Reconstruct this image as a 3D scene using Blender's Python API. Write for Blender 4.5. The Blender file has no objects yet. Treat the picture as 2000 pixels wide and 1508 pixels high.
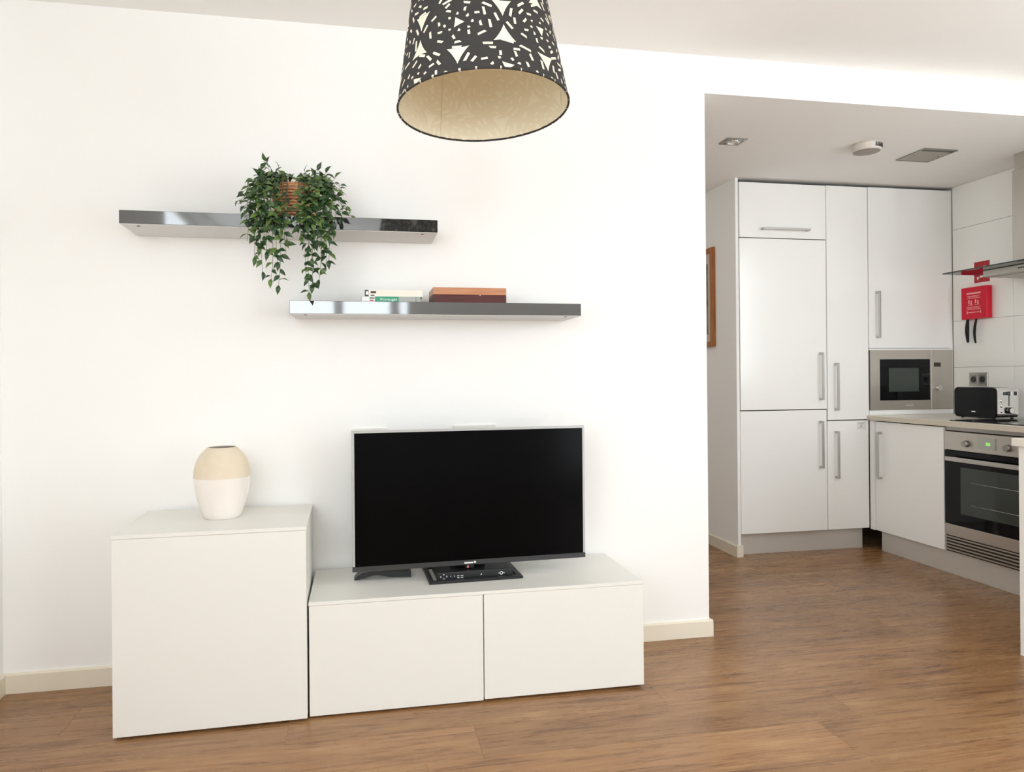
import bpy, bmesh, math, random
from mathutils import Vector, Matrix
PI = math.pi
scene = bpy.context.scene
COL = scene.collection

# ------------------------------------------------------------------ camera
F_PX, CX, CY = 1332.983, 943.319, 735.857
YAW, PITCH, ROLL = 0.179041, 0.001092, -0.008656
CAM = Vector((0.77833, -2.77596, 1.14163))
_r = Vector((math.cos(YAW), -math.sin(YAW), 0)); _f = Vector((math.sin(YAW), math.cos(YAW), 0)); _u = Vector((0, 0, 1))
_f2 = _f*math.cos(PITCH) + _u*math.sin(PITCH); _u2 = _u*math.cos(PITCH) - _f*math.sin(PITCH)
_r3 = _r*math.cos(ROLL) + _u2*math.sin(ROLL); _u3 = _u2*math.cos(ROLL) - _r*math.sin(ROLL)
cam_data = bpy.data.cameras.new('camera'); cam = bpy.data.objects.new('camera', cam_data); COL.objects.link(cam)
cam.matrix_world = Matrix(((_r3.x, _u3.x, -_f2.x, CAM.x), (_r3.y, _u3.y, -_f2.y, CAM.y), (_r3.z, _u3.z, -_f2.z, CAM.z), (0, 0, 0, 1)))
cam_data.sensor_fit = 'HORIZONTAL'; cam_data.sensor_width = 36.0; cam_data.lens = F_PX/2000*36
cam_data.shift_x = (1000-CX)/2000; cam_data.shift_y = (CY-754)/2000
cam_data.clip_start = 0.05
scene.camera = cam

# ------------------------------------------------------------------ light and exposure
scene.view_settings.view_transform = 'Standard'; scene.view_settings.look = 'None'
scene.view_settings.gamma = 1; scene.view_settings.use_curve_mapping = False
scene.view_settings.exposure = -0.25
scene.cycles.diffuse_bounces = 8; scene.cycles.max_bounces = 9; scene.cycles.glossy_bounces = 3
scene.cycles.use_adaptive_sampling = True; scene.cycles.adaptive_threshold = 0.06; scene.cycles.adaptive_min_samples = 16
world = bpy.data.worlds.new('sky'); scene.world = world; world.use_nodes = True
bgn = world.node_tree.nodes['Background']; bgn.inputs[0].default_value = (0.86, 0.93, 1.0, 1); bgn.inputs[1].default_value = 0.6
def window_light(name, loc, rot, sx, sy, power, col):
    l = bpy.data.lights.new(name, 'AREA'); l.shape = 'RECTANGLE'; l.size = sx; l.size_y = sy; l.energy = power; l.color = col
    o = bpy.data.objects.new(name, l); o.location = loc; o.rotation_euler = rot; COL.objects.link(o); return o
# daylight by the window behind the camera, plus three unseen openings added for light
WA = (-0.30, 1.32, 1.25, 2.42)      # window in the wall behind the camera: x0,x1,z0,z1 at y=-4.6
WC = (3.15, 4.55, 0.10, 2.42)       # balcony door added behind the camera to light the kitchen: x0,x1,z0,z1
WD = (-4.40, -2.60, 0.90, 2.44)     # unseen window added as fill in the left wall: y0,y1,z0,z1 at x=XL
WE = (-2.35, -1.10, 1.00, 2.44)     # unseen window added in the right wall to brighten the kitchen: y0,y1,z0,z1 at x=XR
DAY = (0.895, 0.965, 1.0)
window_light('window_daylight', ((WA[0]+WA[1])/2, -4.66, (WA[2]+WA[3])/2), (PI/2, 0, 0), WA[1]-WA[0], WA[3]-WA[2], 54, DAY)
window_light('added_front_daylight', ((WC[0]+WC[1])/2, -4.66, (WC[2]+WC[3])/2), (PI/2, 0, 0), WC[1]-WC[0], WC[3]-WC[2], 58, DAY)
window_light('added_side_daylight', (-0.574, (WD[0]+WD[1])/2, (WD[2]+WD[3])/2), (PI/2, 0, -PI/2), WD[1]-WD[0], WD[3]-WD[2], 66, DAY)
window_light('added_kitchen_daylight', (4.76, (WE[0]+WE[1])/2, (WE[2]+WE[3])/2), (PI/2, 0, PI/2), WE[1]-WE[0], WE[3]-WE[2], 66, DAY)

# ------------------------------------------------------------------ materials
MATS = {}
def mat(name, col, rough=0.5, metal=0.0, spec=0.5, coat=0.0, emit=None, estr=0.0, trans=0.0, bump=None, var=None, ior=1.5):
    m = bpy.data.materials.new(name); m.use_nodes = True; nt = m.node_tree; b = nt.nodes['Principled BSDF']
    b.inputs['Base Color'].default_value = (*col, 1); b.inputs['Roughness'].default_value = rough
    b.inputs['Metallic'].default_value = metal; b.inputs['Specular IOR Level'].default_value = spec
    b.inputs['Coat Weight'].default_value = coat; b.inputs['Coat Roughness'].default_value = 0.05
    b.inputs['Transmission Weight'].default_value = trans; b.inputs['IOR'].default_value = ior
    if emit: b.inputs['Emission Color'].default_value = (*emit, 1); b.inputs['Emission Strength'].default_value = estr
    tc = None
    if bump or var:
        tc = nt.nodes.new('ShaderNodeTexCoord')
    if bump:   # (scale, strength, stretch xyz)
        mp = nt.nodes.new('ShaderNodeMapping'); nt.links.new(tc.outputs['Object'], mp.inputs[0]); mp.inputs['Scale'].default_value = bump[2] if len(bump) > 2 else (1, 1, 1)
        n = nt.nodes.new('ShaderNodeTexNoise'); n.inputs['Scale'].default_value = bump[0]; n.inputs['Detail'].default_value = 2
        nt.links.new(mp.outputs[0], n.inputs['Vector'])
        bp = nt.nodes.new('ShaderNodeBump'); bp.inputs['Strength'].default_value = bump[1]; bp.inputs['Distance'].default_value = 0.002
        nt.links.new(n.outputs['Fac'], bp.inputs['Height']); nt.links.new(bp.outputs[0], b.inputs['Normal'])
    if var:    # (scale, colour2, stretch)
        mp = nt.nodes.new('ShaderNodeMapping'); nt.links.new(tc.outputs['Object'], mp.inputs[0]); mp.inputs['Scale'].default_value = var[2] if len(var) > 2 else (1, 1, 1)
        n = nt.nodes.new('ShaderNodeTexNoise'); n.inputs['Scale'].default_value = var[0]; n.inputs['Detail'].default_value = 2
        nt.links.new(mp.outputs[0], n.inputs['Vector'])
        cr = nt.nodes.new('ShaderNodeValToRGB'); cr.color_ramp.elements[0].position = 0.35; cr.color_ramp.elements[1].position = 0.68
        cr.color_ramp.elements[0].color = (*col, 1); cr.color_ramp.elements[1].color = (*var[1], 1)
        nt.links.new(n.outputs['Fac'], cr.inputs[0]); nt.links.new(cr.outputs[0], b.inputs['Base Color'])
    MATS[name] = m; return m
mat('wall_paint', (0.925, 0.922, 0.908), 0.85, spec=0.25, var=(1.3, (0.917, 0.914, 0.90)))
mat('ceiling_paint', (0.925, 0.918, 0.90), 0.9, spec=0.2, var=(1.1, (0.917, 0.91, 0.892)))
mat('skirting', (0.81, 0.745, 0.62), 0.45)
mat('cabinet_white', (0.80, 0.79, 0.745), 0.38, spec=0.4, var=(2.0, (0.795, 0.785, 0.74)))
mat('gap_dark', (0.02, 0.018, 0.016), 0.8)
mat('gloss_white', (0.93, 0.93, 0.915), 0.20, spec=0.5, var=(1.5, (0.925, 0.925, 0.91)))
mat('kitchen_panel', (0.93, 0.92, 0.89), 0.35)
mat('counter_laminate', (0.88, 0.845, 0.775), 0.2, var=(60, (0.86, 0.82, 0.745)))
mat('counter_edge', (0.60, 0.55, 0.45), 0.4, var=(8, (0.66, 0.60, 0.49), (1, 12, 40)))
mat('steel', (0.53, 0.495, 0.45), 0.34, metal=0.80, bump=(30, 0.12, (1, 1, 60)))
mat('plinth_steel', (0.70, 0.67, 0.62), 0.40, metal=0.38, bump=(30, 0.08, (1, 1, 60)))
mat('steel_dark', (0.36, 0.34, 0.32), 0.34, metal=1.0, bump=(30, 0.12, (1, 1, 60)))
mat('handle_metal', (0.50, 0.485, 0.455), 0.36, metal=0.7)
mat('chrome', (0.80, 0.79, 0.78), 0.10, metal=1.0)
mat('black_glass', (0.004, 0.004, 0.005), 0.05, spec=0.22)
mat('toaster_black', (0.004, 0.004, 0.005), 0.12, spec=0.18)
mat('panel_grey', (0.36, 0.325, 0.275), 0.4)
mat('underside_shade_grey', (0.34, 0.30, 0.265), 0.5)
mat('inner_glass', (0.050, 0.060, 0.054), 0.07, spec=0.35)
mat('tv_screen', (0.0015, 0.0015, 0.002), 0.16, spec=0.07)
mat('black_plastic', (0.012, 0.013, 0.015), 0.35)
mat('dark_plastic', (0.035, 0.037, 0.04), 0.32)
mat('silver_plastic', (0.46, 0.47, 0.465), 0.34, metal=0.3)
mat('white_print', (0.85, 0.85, 0.85), 0.5)
mat('dark_print', (0.05, 0.05, 0.05), 0.6)
mat('grey_print', (0.42, 0.40, 0.38), 0.6)
mat('shelf_lacquer', (0.030, 0.030, 0.030), 0.05, spec=0.5, ior=2.1, bump=(9, 0.05))
mat('shelf_under', (0.68, 0.68, 0.67), 0.45)
mat('vase_cream', (0.72, 0.62, 0.46), 0.55, var=(14, (0.76, 0.66, 0.52)))
mat('vase_glaze', (0.84, 0.79, 0.74), 0.12, coat=0.6)
mat('vase_inside', (0.42, 0.38, 0.36), 0.6)
mat('red_paint', (0.66, 0.010, 0.035), 0.45, spec=0.3)
mat('red_sign', (0.42, 0.008, 0.02), 0.4)
mat('pink_print', (0.86, 0.42, 0.42), 0.6)
mat('black_fabric', (0.01, 0.01, 0.01), 0.85)
mat('tile_glaze', (0.92, 0.91, 0.88), 0.16, spec=0.45, var=(1.2, (0.91, 0.90, 0.86)))
mat('grout', (0.55, 0.52, 0.47), 0.9)
mat('detector_plastic', (0.66, 0.62, 0.565), 0.4)
mat('plastic_white', (0.80, 0.78, 0.74), 0.4)
mat('frame_wood', (0.34, 0.115, 0.025), 0.35, var=(6, (0.45, 0.17, 0.045), (12, 12, 1)))
mat('mount_card', (0.62, 0.56, 0.47), 0.8)
mat('picture_print', (0.10, 0.085, 0.05), 0.6, var=(9, (0.34, 0.31, 0.22)))
mat('box_lid_wood', (0.46, 0.185, 0.085), 0.35, var=(7, (0.56, 0.26, 0.13), (1, 6, 14)))
mat('box_base_wood', (0.075, 0.018, 0.018), 0.4, spec=0.3, var=(7, (0.105, 0.027, 0.025), (1, 6, 14)))
mat('book_paper', (0.80, 0.74, 0.60), 0.7)
mat('book_cream', (0.84, 0.79, 0.70), 0.5)
mat('book_green', (0.02, 0.30, 0.16), 0.4)
mat('book_grey', (0.38, 0.38, 0.37), 0.35)
mat('book_white', (0.80, 0.80, 0.80), 0.4)
mat('book_navy', (0.012, 0.018, 0.05), 0.4)
mat('shade_black', (0.034, 0.031, 0.029), 0.85, bump=(700, 0.2))
mat('shade_print', (0.80, 0.735, 0.60), 0.8)
mat('shade_lining', (0.86, 0.79, 0.60), 0.28, spec=0.5, var=(2.2, (0.88, 0.82, 0.64)))
mat('lining_glow_paint', (0.92, 0.87, 0.70), 0.35)
mat('wicker', (0.55, 0.25, 0.12), 0.6, var=(30, (0.74, 0.42, 0.21)))
mat('soil', (0.05, 0.03, 0.02), 0.9)
mat('stem', (0.075, 0.10, 0.035), 0.6)
mat('window_frame', (0.80, 0.80, 0.78), 0.4)
mat('led_red', (0.5, 0.02, 0.02), 0.3, emit=(1.0, 0.16, 0.14), estr=3.0)
mat('led_green', (0.2, 0.5, 0.1), 0.3, emit=(0.45, 0.95, 0.30), estr=0.55)
mat('hall_fill_glow', (0.9, 0.88, 0.84), 0.5, emit=(1.0, 0.93, 0.84), estr=16.0)
mat('display_grey', (0.42, 0.44, 0.38), 0.2)
mat('lcd_dark', (0.035, 0.028, 0.015), 0.2)

# clear glass of the hood canopy
m = bpy.data.materials.new('hood_glass'); m.use_nodes = True; nt = m.node_tree; nt.nodes.remove(nt.nodes['Principled BSDF'])
tr = nt.nodes.new('ShaderNodeBsdfTransparent'); tr.inputs[0].default_value = (0.93, 0.955, 0.94, 1)
gl = nt.nodes.new('ShaderNodeBsdfGlossy'); gl.inputs[0].default_value = (0.9, 0.93, 0.91, 1); gl.inputs['Roughness'].default_value = 0.03
mx = nt.nodes.new('ShaderNodeMixShader'); fr = nt.nodes.new('ShaderNodeFresnel'); fr.inputs[0].default_value = 1.5
nt.links.new(fr.outputs[0], mx.inputs[0]); nt.links.new(tr.outputs[0], mx.inputs[1]); nt.links.new(gl.outputs[0], mx.inputs[2])
nt.links.new(mx.outputs[0], nt.nodes['Material Output'].inputs[0]); MATS['hood_glass'] = m
mat('glass_edge', (0.03, 0.045, 0.04), 0.1)

# leaf: random tone for each leaf
m = mat('leaf', (0.05, 0.12, 0.03), 0.38, spec=0.45); nt = m.node_tree; b = nt.nodes['Principled BSDF']
oi = nt.nodes.new('ShaderNodeObjectInfo'); ge = nt.nodes.new('ShaderNodeNewGeometry')
ad = nt.nodes.new('ShaderNodeMath'); ad.operation = 'ADD'; nt.links.new(oi.outputs['Random'], ad.inputs[0]); nt.links.new(ge.outputs['Random Per Island'], ad.inputs[1])
fx = nt.nodes.new('ShaderNodeMath'); fx.operation = 'FRACT'; nt.links.new(ad.outputs[0], fx.inputs[0])
cr = nt.nodes.new('ShaderNodeValToRGB'); e = cr.color_ramp.elements
e[0].position = 0.0; e[0].color = (0.014, 0.038, 0.014, 1); e[1].position = 1.0; e[1].color = (0.125, 0.200, 0.045, 1)
x = e.new(0.55); x.color = (0.034, 0.082, 0.022, 1)
nt.links.new(fx.outputs[0], cr.inputs[0]); nt.links.new(cr.outputs[0], b.inputs['Base Color'])

# laminate planks: grain along the plank, tone varies from plank to plank
m = mat('plank_wood', (0.36, 0.2, 0.11), 0.27, spec=0.5); nt = m.node_tree; b = nt.nodes['Principled BSDF']
N = nt.nodes.new; L = nt.links.new
tc = N('ShaderNodeTexCoord'); oi = N('ShaderNodeObjectInfo')
mul = N('ShaderNodeVectorMath'); mul.operation = 'SCALE'; mul.inputs['Scale'].default_value = 37.0
cmb = N('ShaderNodeCombineXYZ'); L(oi.outputs['Random'], cmb.inputs[0]); L(oi.outputs['Random'], cmb.inputs[1]); L(cmb.outputs[0], mul.inputs[0])
add = N('ShaderNodeVectorMath'); add.operation = 'ADD'; L(tc.outputs['Object'], add.inputs[0]); L(mul.outputs[0], add.inputs[1])
mp = N('ShaderNodeMapping'); mp.inputs['Scale'].default_value = (1.25, 20, 1); L(add.outputs[0], mp.inputs[0])
n1 = N('ShaderNodeTexNoise'); n1.inputs['Scale'].default_value = 2.6; n1.inputs['Detail'].default_value = 6; n1.inputs['Roughness'].default_value = 0.62; n1.inputs['Distortion'].default_value = 1.1; L(mp.outputs[0], n1.inputs['Vector'])
mp2 = N('ShaderNodeMapping'); mp2.inputs['Scale'].default_value = (1.3, 6.5, 1); L(add.outputs[0], mp2.inputs[0])
n2 = N('ShaderNodeTexNoise'); n2.inputs['Scale'].default_value = 1.7; n2.inputs['Detail'].default_value = 3; L(mp2.outputs[0], n2.inputs['Vector'])
cr = N('ShaderNodeValToRGB'); e = cr.color_ramp.elements
e[0].position = 0.33; e[0].color = (0.170, 0.074, 0.030, 1); e[1].position = 0.68; e[1].color = (0.57, 0.345, 0.165, 1)
x = e.new(0.46); x.color = (0.355, 0.178, 0.072, 1); x = e.new(0.56); x.color = (0.42, 0.222, 0.095, 1)
mixf = N('ShaderNodeMath'); mixf.operation = 'MULTIPLY_ADD'; mixf.inputs[1].default_value = 0.62; L(n1.outputs['Fac'], mixf.inputs[0])
sc2 = N('ShaderNodeMath'); sc2.operation = 'MULTIPLY'; sc2.inputs[1].default_value = 0.38; L(n2.outputs['Fac'], sc2.inputs[0]); L(sc2.outputs[0], mixf.inputs[2])
L(mixf.outputs[0], cr.inputs[0])
# knots / dark flecks
mp3 = N('ShaderNodeMapping'); mp3.inputs['Scale'].default_value = (3.2, 15, 1); L(add.outputs[0], mp3.inputs[0])
n3 = N('ShaderNodeTexNoise'); n3.inputs['Scale'].default_value = 2.0; n3.inputs['Detail'].default_value = 2; L(mp3.outputs[0], n3.inputs['Vector'])
kr = N('ShaderNodeValToRGB'); kr.color_ramp.elements[0].position = 0.66; kr.color_ramp.elements[1].position = 0.76; L(n3.outputs['Fac'], kr.inputs[0])
kk = N('ShaderNodeMath'); kk.operation = 'MULTIPLY'; kk.inputs[1].default_value = 0.6; L(kr.outputs[0], kk.inputs[0])
mk = N('ShaderNodeMix'); mk.data_type = 'RGBA'; L(kk.outputs[0], mk.inputs[0]); L(cr.outputs[0], mk.inputs[6]); mk.inputs[7].default_value = (0.115, 0.055, 0.032, 1)
hs = N('ShaderNodeHueSaturation'); mr = N('ShaderNodeMapRange'); mr.inputs['To Min'].default_value = 0.70; mr.inputs['To Max'].default_value = 0.90; L(oi.outputs['Random'], mr.inputs[0]); L(mr.outputs[0], hs.inputs['Value']); L(mk.outputs[2], hs.inputs['Color'])
L(hs.outputs[0], b.inputs['Base Color'])
rr = N('ShaderNodeMapRange'); rr.inputs['To Min'].default_value = 0.22; rr.inputs['To Max'].default_value = 0.34; L(n1.outputs['Fac'], rr.inputs[0]); L(rr.outputs[0], b.inputs['Roughness'])
bp = N('ShaderNodeBump'); bp.inputs['Strength'].default_value = 0.12; bp.inputs['Distance'].default_value = 0.001; L(n1.outputs['Fac'], bp.inputs['Height']); L(bp.outputs[0], b.inputs['Normal'])

# ------------------------------------------------------------------ mesh helpers
def V(*a): return Vector(a)
def add_box(bm, x0, x1, y0, y1, z0, z1, bev=0.0, seg=1):
    bm2 = bmesh.new(); bmesh.ops.create_cube(bm2, size=1.0)
    bmesh.ops.scale(bm2, vec=(x1-x0, y1-y0, z1-z0), verts=bm2.verts)
    bmesh.ops.translate(bm2, vec=((x0+x1)/2, (y0+y1)/2, (z0+z1)/2), verts=bm2.verts)
    if bev > 0: bmesh.ops.bevel(bm2, geom=list(bm2.edges), offset=bev, segments=seg, affect='EDGES', profile=0.5, clamp_overlap=True)
    merge(bm, bm2)
def merge(bm, bm2, M=None):
    vm = {}
    for v in bm2.verts: vm[v] = bm.verts.new(M @ v.co if M else v.co)
    for f in bm2.faces:
        try:
            nf = bm.faces.new([vm[v] for v in f.verts]); nf.smooth = f.smooth
        except ValueError: pass
    bm2.free()
def box(x0, x1, y0, y1, z0, z1, bev=0.0, seg=1):
    bm = bmesh.new(); add_box(bm, x0, x1, y0, y1, z0, z1, bev, seg); return bm
def lathe(profile, n=48, cap_bottom=False, cap_top=False, smooth=True):
    bm = bmesh.new(); rings = []
    for r, z in profile: rings.append([bm.verts.new((r*math.cos(2*PI*i/n), r*math.sin(2*PI*i/n), z)) for i in range(n)])
    for a, b_ in zip(rings, rings[1:]):
        for i in range(n):
            f = bm.faces.new((a[i], a[(i+1) % n], b_[(i+1) % n], b_[i])); f.smooth = smooth
    if cap_bottom: bm.faces.new(list(reversed(rings[0])))
    if cap_top: bm.faces.new(rings[-1])
    return bm
def cyl(p0, p1, r, n=16, r2=None):
    """capped cylinder from p0 to p1"""
    p0, p1 = Vector(p0), Vector(p1); d = p1-p0; bm = bmesh.new()
    q = d.to_track_quat('Z', 'Y'); r2 = r if r2 is None else r2; a, c = [], []
    for i in range(n):
        t = 2*PI*i/n; e_ = q @ Vector((math.cos(t), math.sin(t), 0)); a.append(bm.verts.new(p0+e_*r)); c.append(bm.verts.new(p1+e_*r2))
    for i in range(n):
        f = bm.faces.new((a[i], a[(i+1) % n], c[(i+1) % n], c[i])); f.smooth = True
    bm.faces.new(list(reversed(a))); bm.faces.new(c); return bm
def tube(pts, r, n=6, r_end=None):
    bm = bmesh.new(); rings = []; k = len(pts); up = Vector((0.3, 0.2, 1)).normalized()
    for i, p in enumerate(pts):
        d = (pts[min(i+1, k-1)] - pts[max(i-1, 0)]).normalized(); s = d.cross(up)
        if s.length < 1e-4: s = d.cross(Vector((1, 0, 0)))
        s.normalize(); t = s.cross(d); rr_ = r if r_end is None else r+(r_end-r)*i/(k-1)
        rings.append([bm.verts.new(p + (s*math.cos(2*PI*j/n)+t*math.sin(2*PI*j/n))*rr_) for j in range(n)])
    for a, c in zip(rings, rings[1:]):
        for j in range(n):
            f = bm.faces.new((a[j], a[(j+1) % n], c[(j+1) % n], c[j])); f.smooth = True
    bm.faces.new(list(reversed(rings[0]))); bm.faces.new(rings[-1]); return bm
def prism(poly, axis, a0, a1):
    """extrude a 2-D outline along axis ('x','y','z'); poly holds the other two coordinates in order"""
    def p3(u, v, a): return {'x': (a, u, v), 'y': (u, a, v), 'z': (u, v, a)}[axis]
    bm = bmesh.new(); A = [bm.verts.new(p3(u, v, a0)) for u, v in poly]; B = [bm.verts.new(p3(u, v, a1)) for u, v in poly]; n = len(poly)
    bm.faces.new(A); bm.faces.new(list(reversed(B)))
    for i in range(n): bm.faces.new((A[i], B[i], B[(i+1) % n], A[(i+1) % n]))
    bmesh.ops.recalc_face_normals(bm, faces=bm.faces); return bm
def round_rect(u0, u1, v0, v1, r, n=5):
    out = []
    for cx, cy, a in ((u1-r, v1-r, 0), (u0+r, v1-r, PI/2), (u0+r, v0+r, PI), (u1-r, v0+r, 1.5*PI)):
        for i in range(n+1): t = a+PI/2*i/n; out.append((cx+r*math.cos(t), cy+r*math.sin(t)))
    return out
def obj(name, bm, material, parent=None, recalc=True):
    """link a bmesh given in world coordinates; with a parent, coordinates are made relative to it"""
    if recalc: bmesh.ops.recalc_face_normals(bm, faces=bm.faces)
    me = bpy.data.meshes.new(name); bm.to_mesh(me); bm.free()
    me.materials.append(MATS[material]); o = bpy.data.objects.new(name, me); COL.objects.link(o)
    if parent is not None:
        off = world_loc(parent); me.transform(Matrix.Translation(-off)); o.parent = parent
    else:
        c = sum((Vector(c_) for c_ in o.bound_box), Vector())/8; zmin = min(c_[2] for c_ in o.bound_box); c.z = zmin
        me.transform(Matrix.Translation(-c)); o.location = c
    return o
WL = {}
def world_loc(o):
    v = Vector(o.location); p = o.parent
    while p is not None: v += Vector(p.location); p = p.parent
    return v
def thing(name, label, cat, loc, group=None):
    o = bpy.data.objects.new(name, None); COL.objects.link(o); o.location = loc; o.empty_display_size = 0.1
    o['label'] = label; o['category'] = cat
    if group: o['group'] = group
    return o
def tag(o, label, cat, group=None):
    o['label'] = label; o['category'] = cat
    if group: o['group'] = group
    return o
def struct(name, bm, material, label=None, parent=None):
    o = obj(name, bm, material, parent)
    if parent is None: o['kind'] = 'structure'
    if label: o['label'] = label
    return o
def text_mesh(s, size, width=None):
    """flat lettering in the XY plane, centred at the origin"""
    cu = bpy.data.curves.new('lettering', 'FONT'); cu.body = s; cu.size = size; cu.align_x = 'CENTER'; cu.align_y = 'CENTER'; cu.extrude = 0.0002
    o = bpy.data.objects.new('lettering', cu); COL.objects.link(o); bpy.context.view_layer.update()
    dg = bpy.context.evaluated_depsgraph_get(); me = bpy.data.meshes.new_from_object(o.evaluated_get(dg))
    bm = bmesh.new(); bm.from_mesh(me); bpy.data.objects.remove(o); bpy.data.meshes.remove(me)
    if width:
        xs = [v.co.x for v in bm.verts]; k = width/(max(xs)-min(xs))
        for v in bm.verts: v.co.x *= k
    return bm

# ------------------------------------------------------------------ the room
H, HK = 2.549, 2.383            # living-room ceiling, lower kitchen ceiling
XL, XR, YF = -0.514, 4.70, -4.60
XC = 2.281                      # end of the long wall, start of the kitchen opening
YH = 2.5
XH = 1.45                       # hallway behind the long wall
rnd = random.Random(5)
floor = struct('floor', box(XL-0.1, XR+0.1, YF-0.1, YH+0.1, -0.10, -0.012), 'gap_dark', 'brown wood laminate floor of long planks')
PW, PL_ = 0.192, 1.285
plank_cache = {}
row = 0; y = YF
while y < YH:
    x = XL - rnd.uniform(0.05, PL_-0.1)
    while x < XR:
        x0, x1 = max(x, XL), min(x+PL_, XR); ln = round(x1-x0, 3)
        if ln > 0.02 and not (y > 1.9 and x0 > 3.2):
            key = ln
            if key not in plank_cache:
                bm = box(-ln/2+0.0002, ln/2-0.0002, -PW/2+0.0002, PW/2-0.0002, -0.012, 0.0, 0.0003)
                me = bpy.data.meshes.new('plank'); bm.to_mesh(me); bm.free(); me.materials.append(MATS['plank_wood']); plank_cache[key] = me
            o = bpy.data.objects.new('plank', plank_cache[key]); COL.objects.link(o); o.parent = floor
            o.location = Vector(((x0+x1)/2, y+PW/2, 0)) - Vector(floor.location)
        x += PL_
    y += PW; row += 1
# long wall with the beam over the kitchen opening (one L-shaped slab)
bm = prism([(XL-0.1, 0), (XC, 0), (XC, HK), (XR+0.1, HK), (XR+0.1, H+0.1), (XL-0.1, H+0.1)], 'y', 0.0, 0.12)
struct('wall_back', bm, 'wall_paint', 'long white plaster wall carrying both shelves')
bm = bmesh.new()
for a in ((YF-0.1, WD[0], 0, H+0.1), (WD[1], 0.0, 0, H+0.1), (WD[0], WD[1], 0, WD[2]), (WD[0], WD[1], WD[3], H+0.1)): add_box(bm, XL-0.1, XL, a[0], a[1], a[2], a[3])
struct('wall_left', bm, 'wall_paint', 'white side wall at the left edge')
bm = bmesh.new()
for a in ((XL-0.1, WA[0], 0, H+0.1), (WA[1], WC[0], 0, H+0.1), (WC[1], XR+0.1, 0, H+0.1), (WA[0], WA[1], 0, WA[2]), (WA[0], WA[1], WA[3], H+0.1), (WC[0], WC[1], 0, WC[2]), (WC[0], WC[1], WC[3], H+0.1)): add_box(bm, a[0], a[1], YF-0.1, YF, a[2], a[3])
struct('wall_front', bm, 'wall_paint', 'white wall with the window facing the shelves')
bm = bmesh.new()
for a in ((YF-0.1, WE[0], 0, H+0.1), (WE[1], YH, 0, H+0.1), (WE[0], WE[1], 0, WE[2]), (WE[0], WE[1], WE[3], H+0.1)): add_box(bm, XR, XR+0.1, a[0], a[1], a[2], a[3])
wall_right = struct('wall_right', bm, 'wall_paint', 'right wall, tiled where the kitchen is')
struct('wall_kitchen', box(3.13, XR, 1.80, 1.9, 0, HK+0.1), 'wall_paint', 'kitchen wall behind the tall white cabinets')
struct('wall_partition', box(3.108, 3.127, 1.155, YH, 0, HK), 'wall_paint', 'thin white partition ending beside the fridge cabinet')
struct('wall_hall', box(XH-0.1, 3.2, YH, YH+0.1, 0, HK+0.1), 'wall_paint', 'end wall of the hallway')
struct('wall_hall_side', box(XH-0.1, XH, 0.12, YH, 0, HK+0.1), 'wall_paint', 'side wall of the hallway')
struct('ceiling', box(XL-0.1, XR+0.1, YF-0.1, 0.0, H, H+0.1), 'ceiling_paint', 'white ceiling of the living room')
struct('ceiling_kitchen', box(XL-0.1, XR+0.1, 0.12, YH+0.1, HK, HK+0.1), 'ceiling_paint', 'lower white ceiling over the kitchen')
def window(name, plane, a0, a1, z0, z1, mull, label, xw=XL-0.05):
    root = bpy.data.objects.new(name, None); COL.objects.link(root); root['kind'] = 'structure'; root['label'] = label
    if plane == 'y': root.location = ((a0+a1)/2, YF-0.05, z0)
    else: root.location = (xw, (a0+a1)/2, z0)
    def bar(nm, u0, u1, w0, w1):
        bm = box(u0, u1, YF-0.045, YF-0.005, w0, w1, 0.004) if plane == 'y' else box(xw-0.02, xw+0.02, u0, u1, w0, w1, 0.004)
        obj(nm, bm, 'window_frame', root)
    bar('frame_jamb', a0, a0+0.055, z0, z1); bar('frame_jamb', a1-0.055, a1, z0, z1)
    bar('frame_head', a0+0.055, a1-0.055, z1-0.055, z1); bar('frame_sill', a0+0.055, a1-0.055, z0, z0+0.055)
    for mcen in mull: bar('mullion', mcen-0.045, mcen+0.045, z0+0.055, z1-0.055)
window('window_1', 'y', *WA, (0.58, 1.14), 'white framed window behind the viewer')
window('window_added_2', 'y', *WC, ((WC[0]+WC[1])/2,), 'white framed balcony door added behind the viewer for light')
window('window_added_3', 'x', *WD, ((WD[0]+WD[1])/2,), 'white framed window added in the left wall for light')
window('window_added_4', 'x', *WE, (), 'white framed window added in the right wall for light', XR+0.03)
# skirting boards with a small chamfer along the top
SK = 0.072
def skirting(name, bm, label): struct(name, bm, 'skirting', label)
def sk_prof(d): return [(0, 0), (-d, 0), (-d, SK-0.005), (-d+0.005, SK), (0, SK)]
skirting('baseboard_back', prism(sk_prof(0.013), 'x', XL, XC+0.013), 'cream skirting board along the long wall')
skirting('baseboard_end', box(XC, XC+0.013, 0.0, 0.12, 0, SK, 0.002), 'cream skirting return at the wall end')
skirting('baseboard_left', prism([(XL, 0), (XL+0.013, 0), (XL+0.013, SK-0.005), (XL+0.008, SK), (XL, SK)], 'y', YF, -0.013), 'cream skirting board on the left wall')
skirting('baseboard_partition', prism([(3.108, 0), (3.094, 0), (3.094, SK-0.005), (3.099, SK), (3.108, SK)], 'y', 1.155, YH), 'cream skirting board along the partition')
skirting('baseboard_cap', box(3.094, 3.137, 1.143, 1.155, 0, SK+0.003, 0.0015), 'cream skirting block on the partition end')

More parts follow.
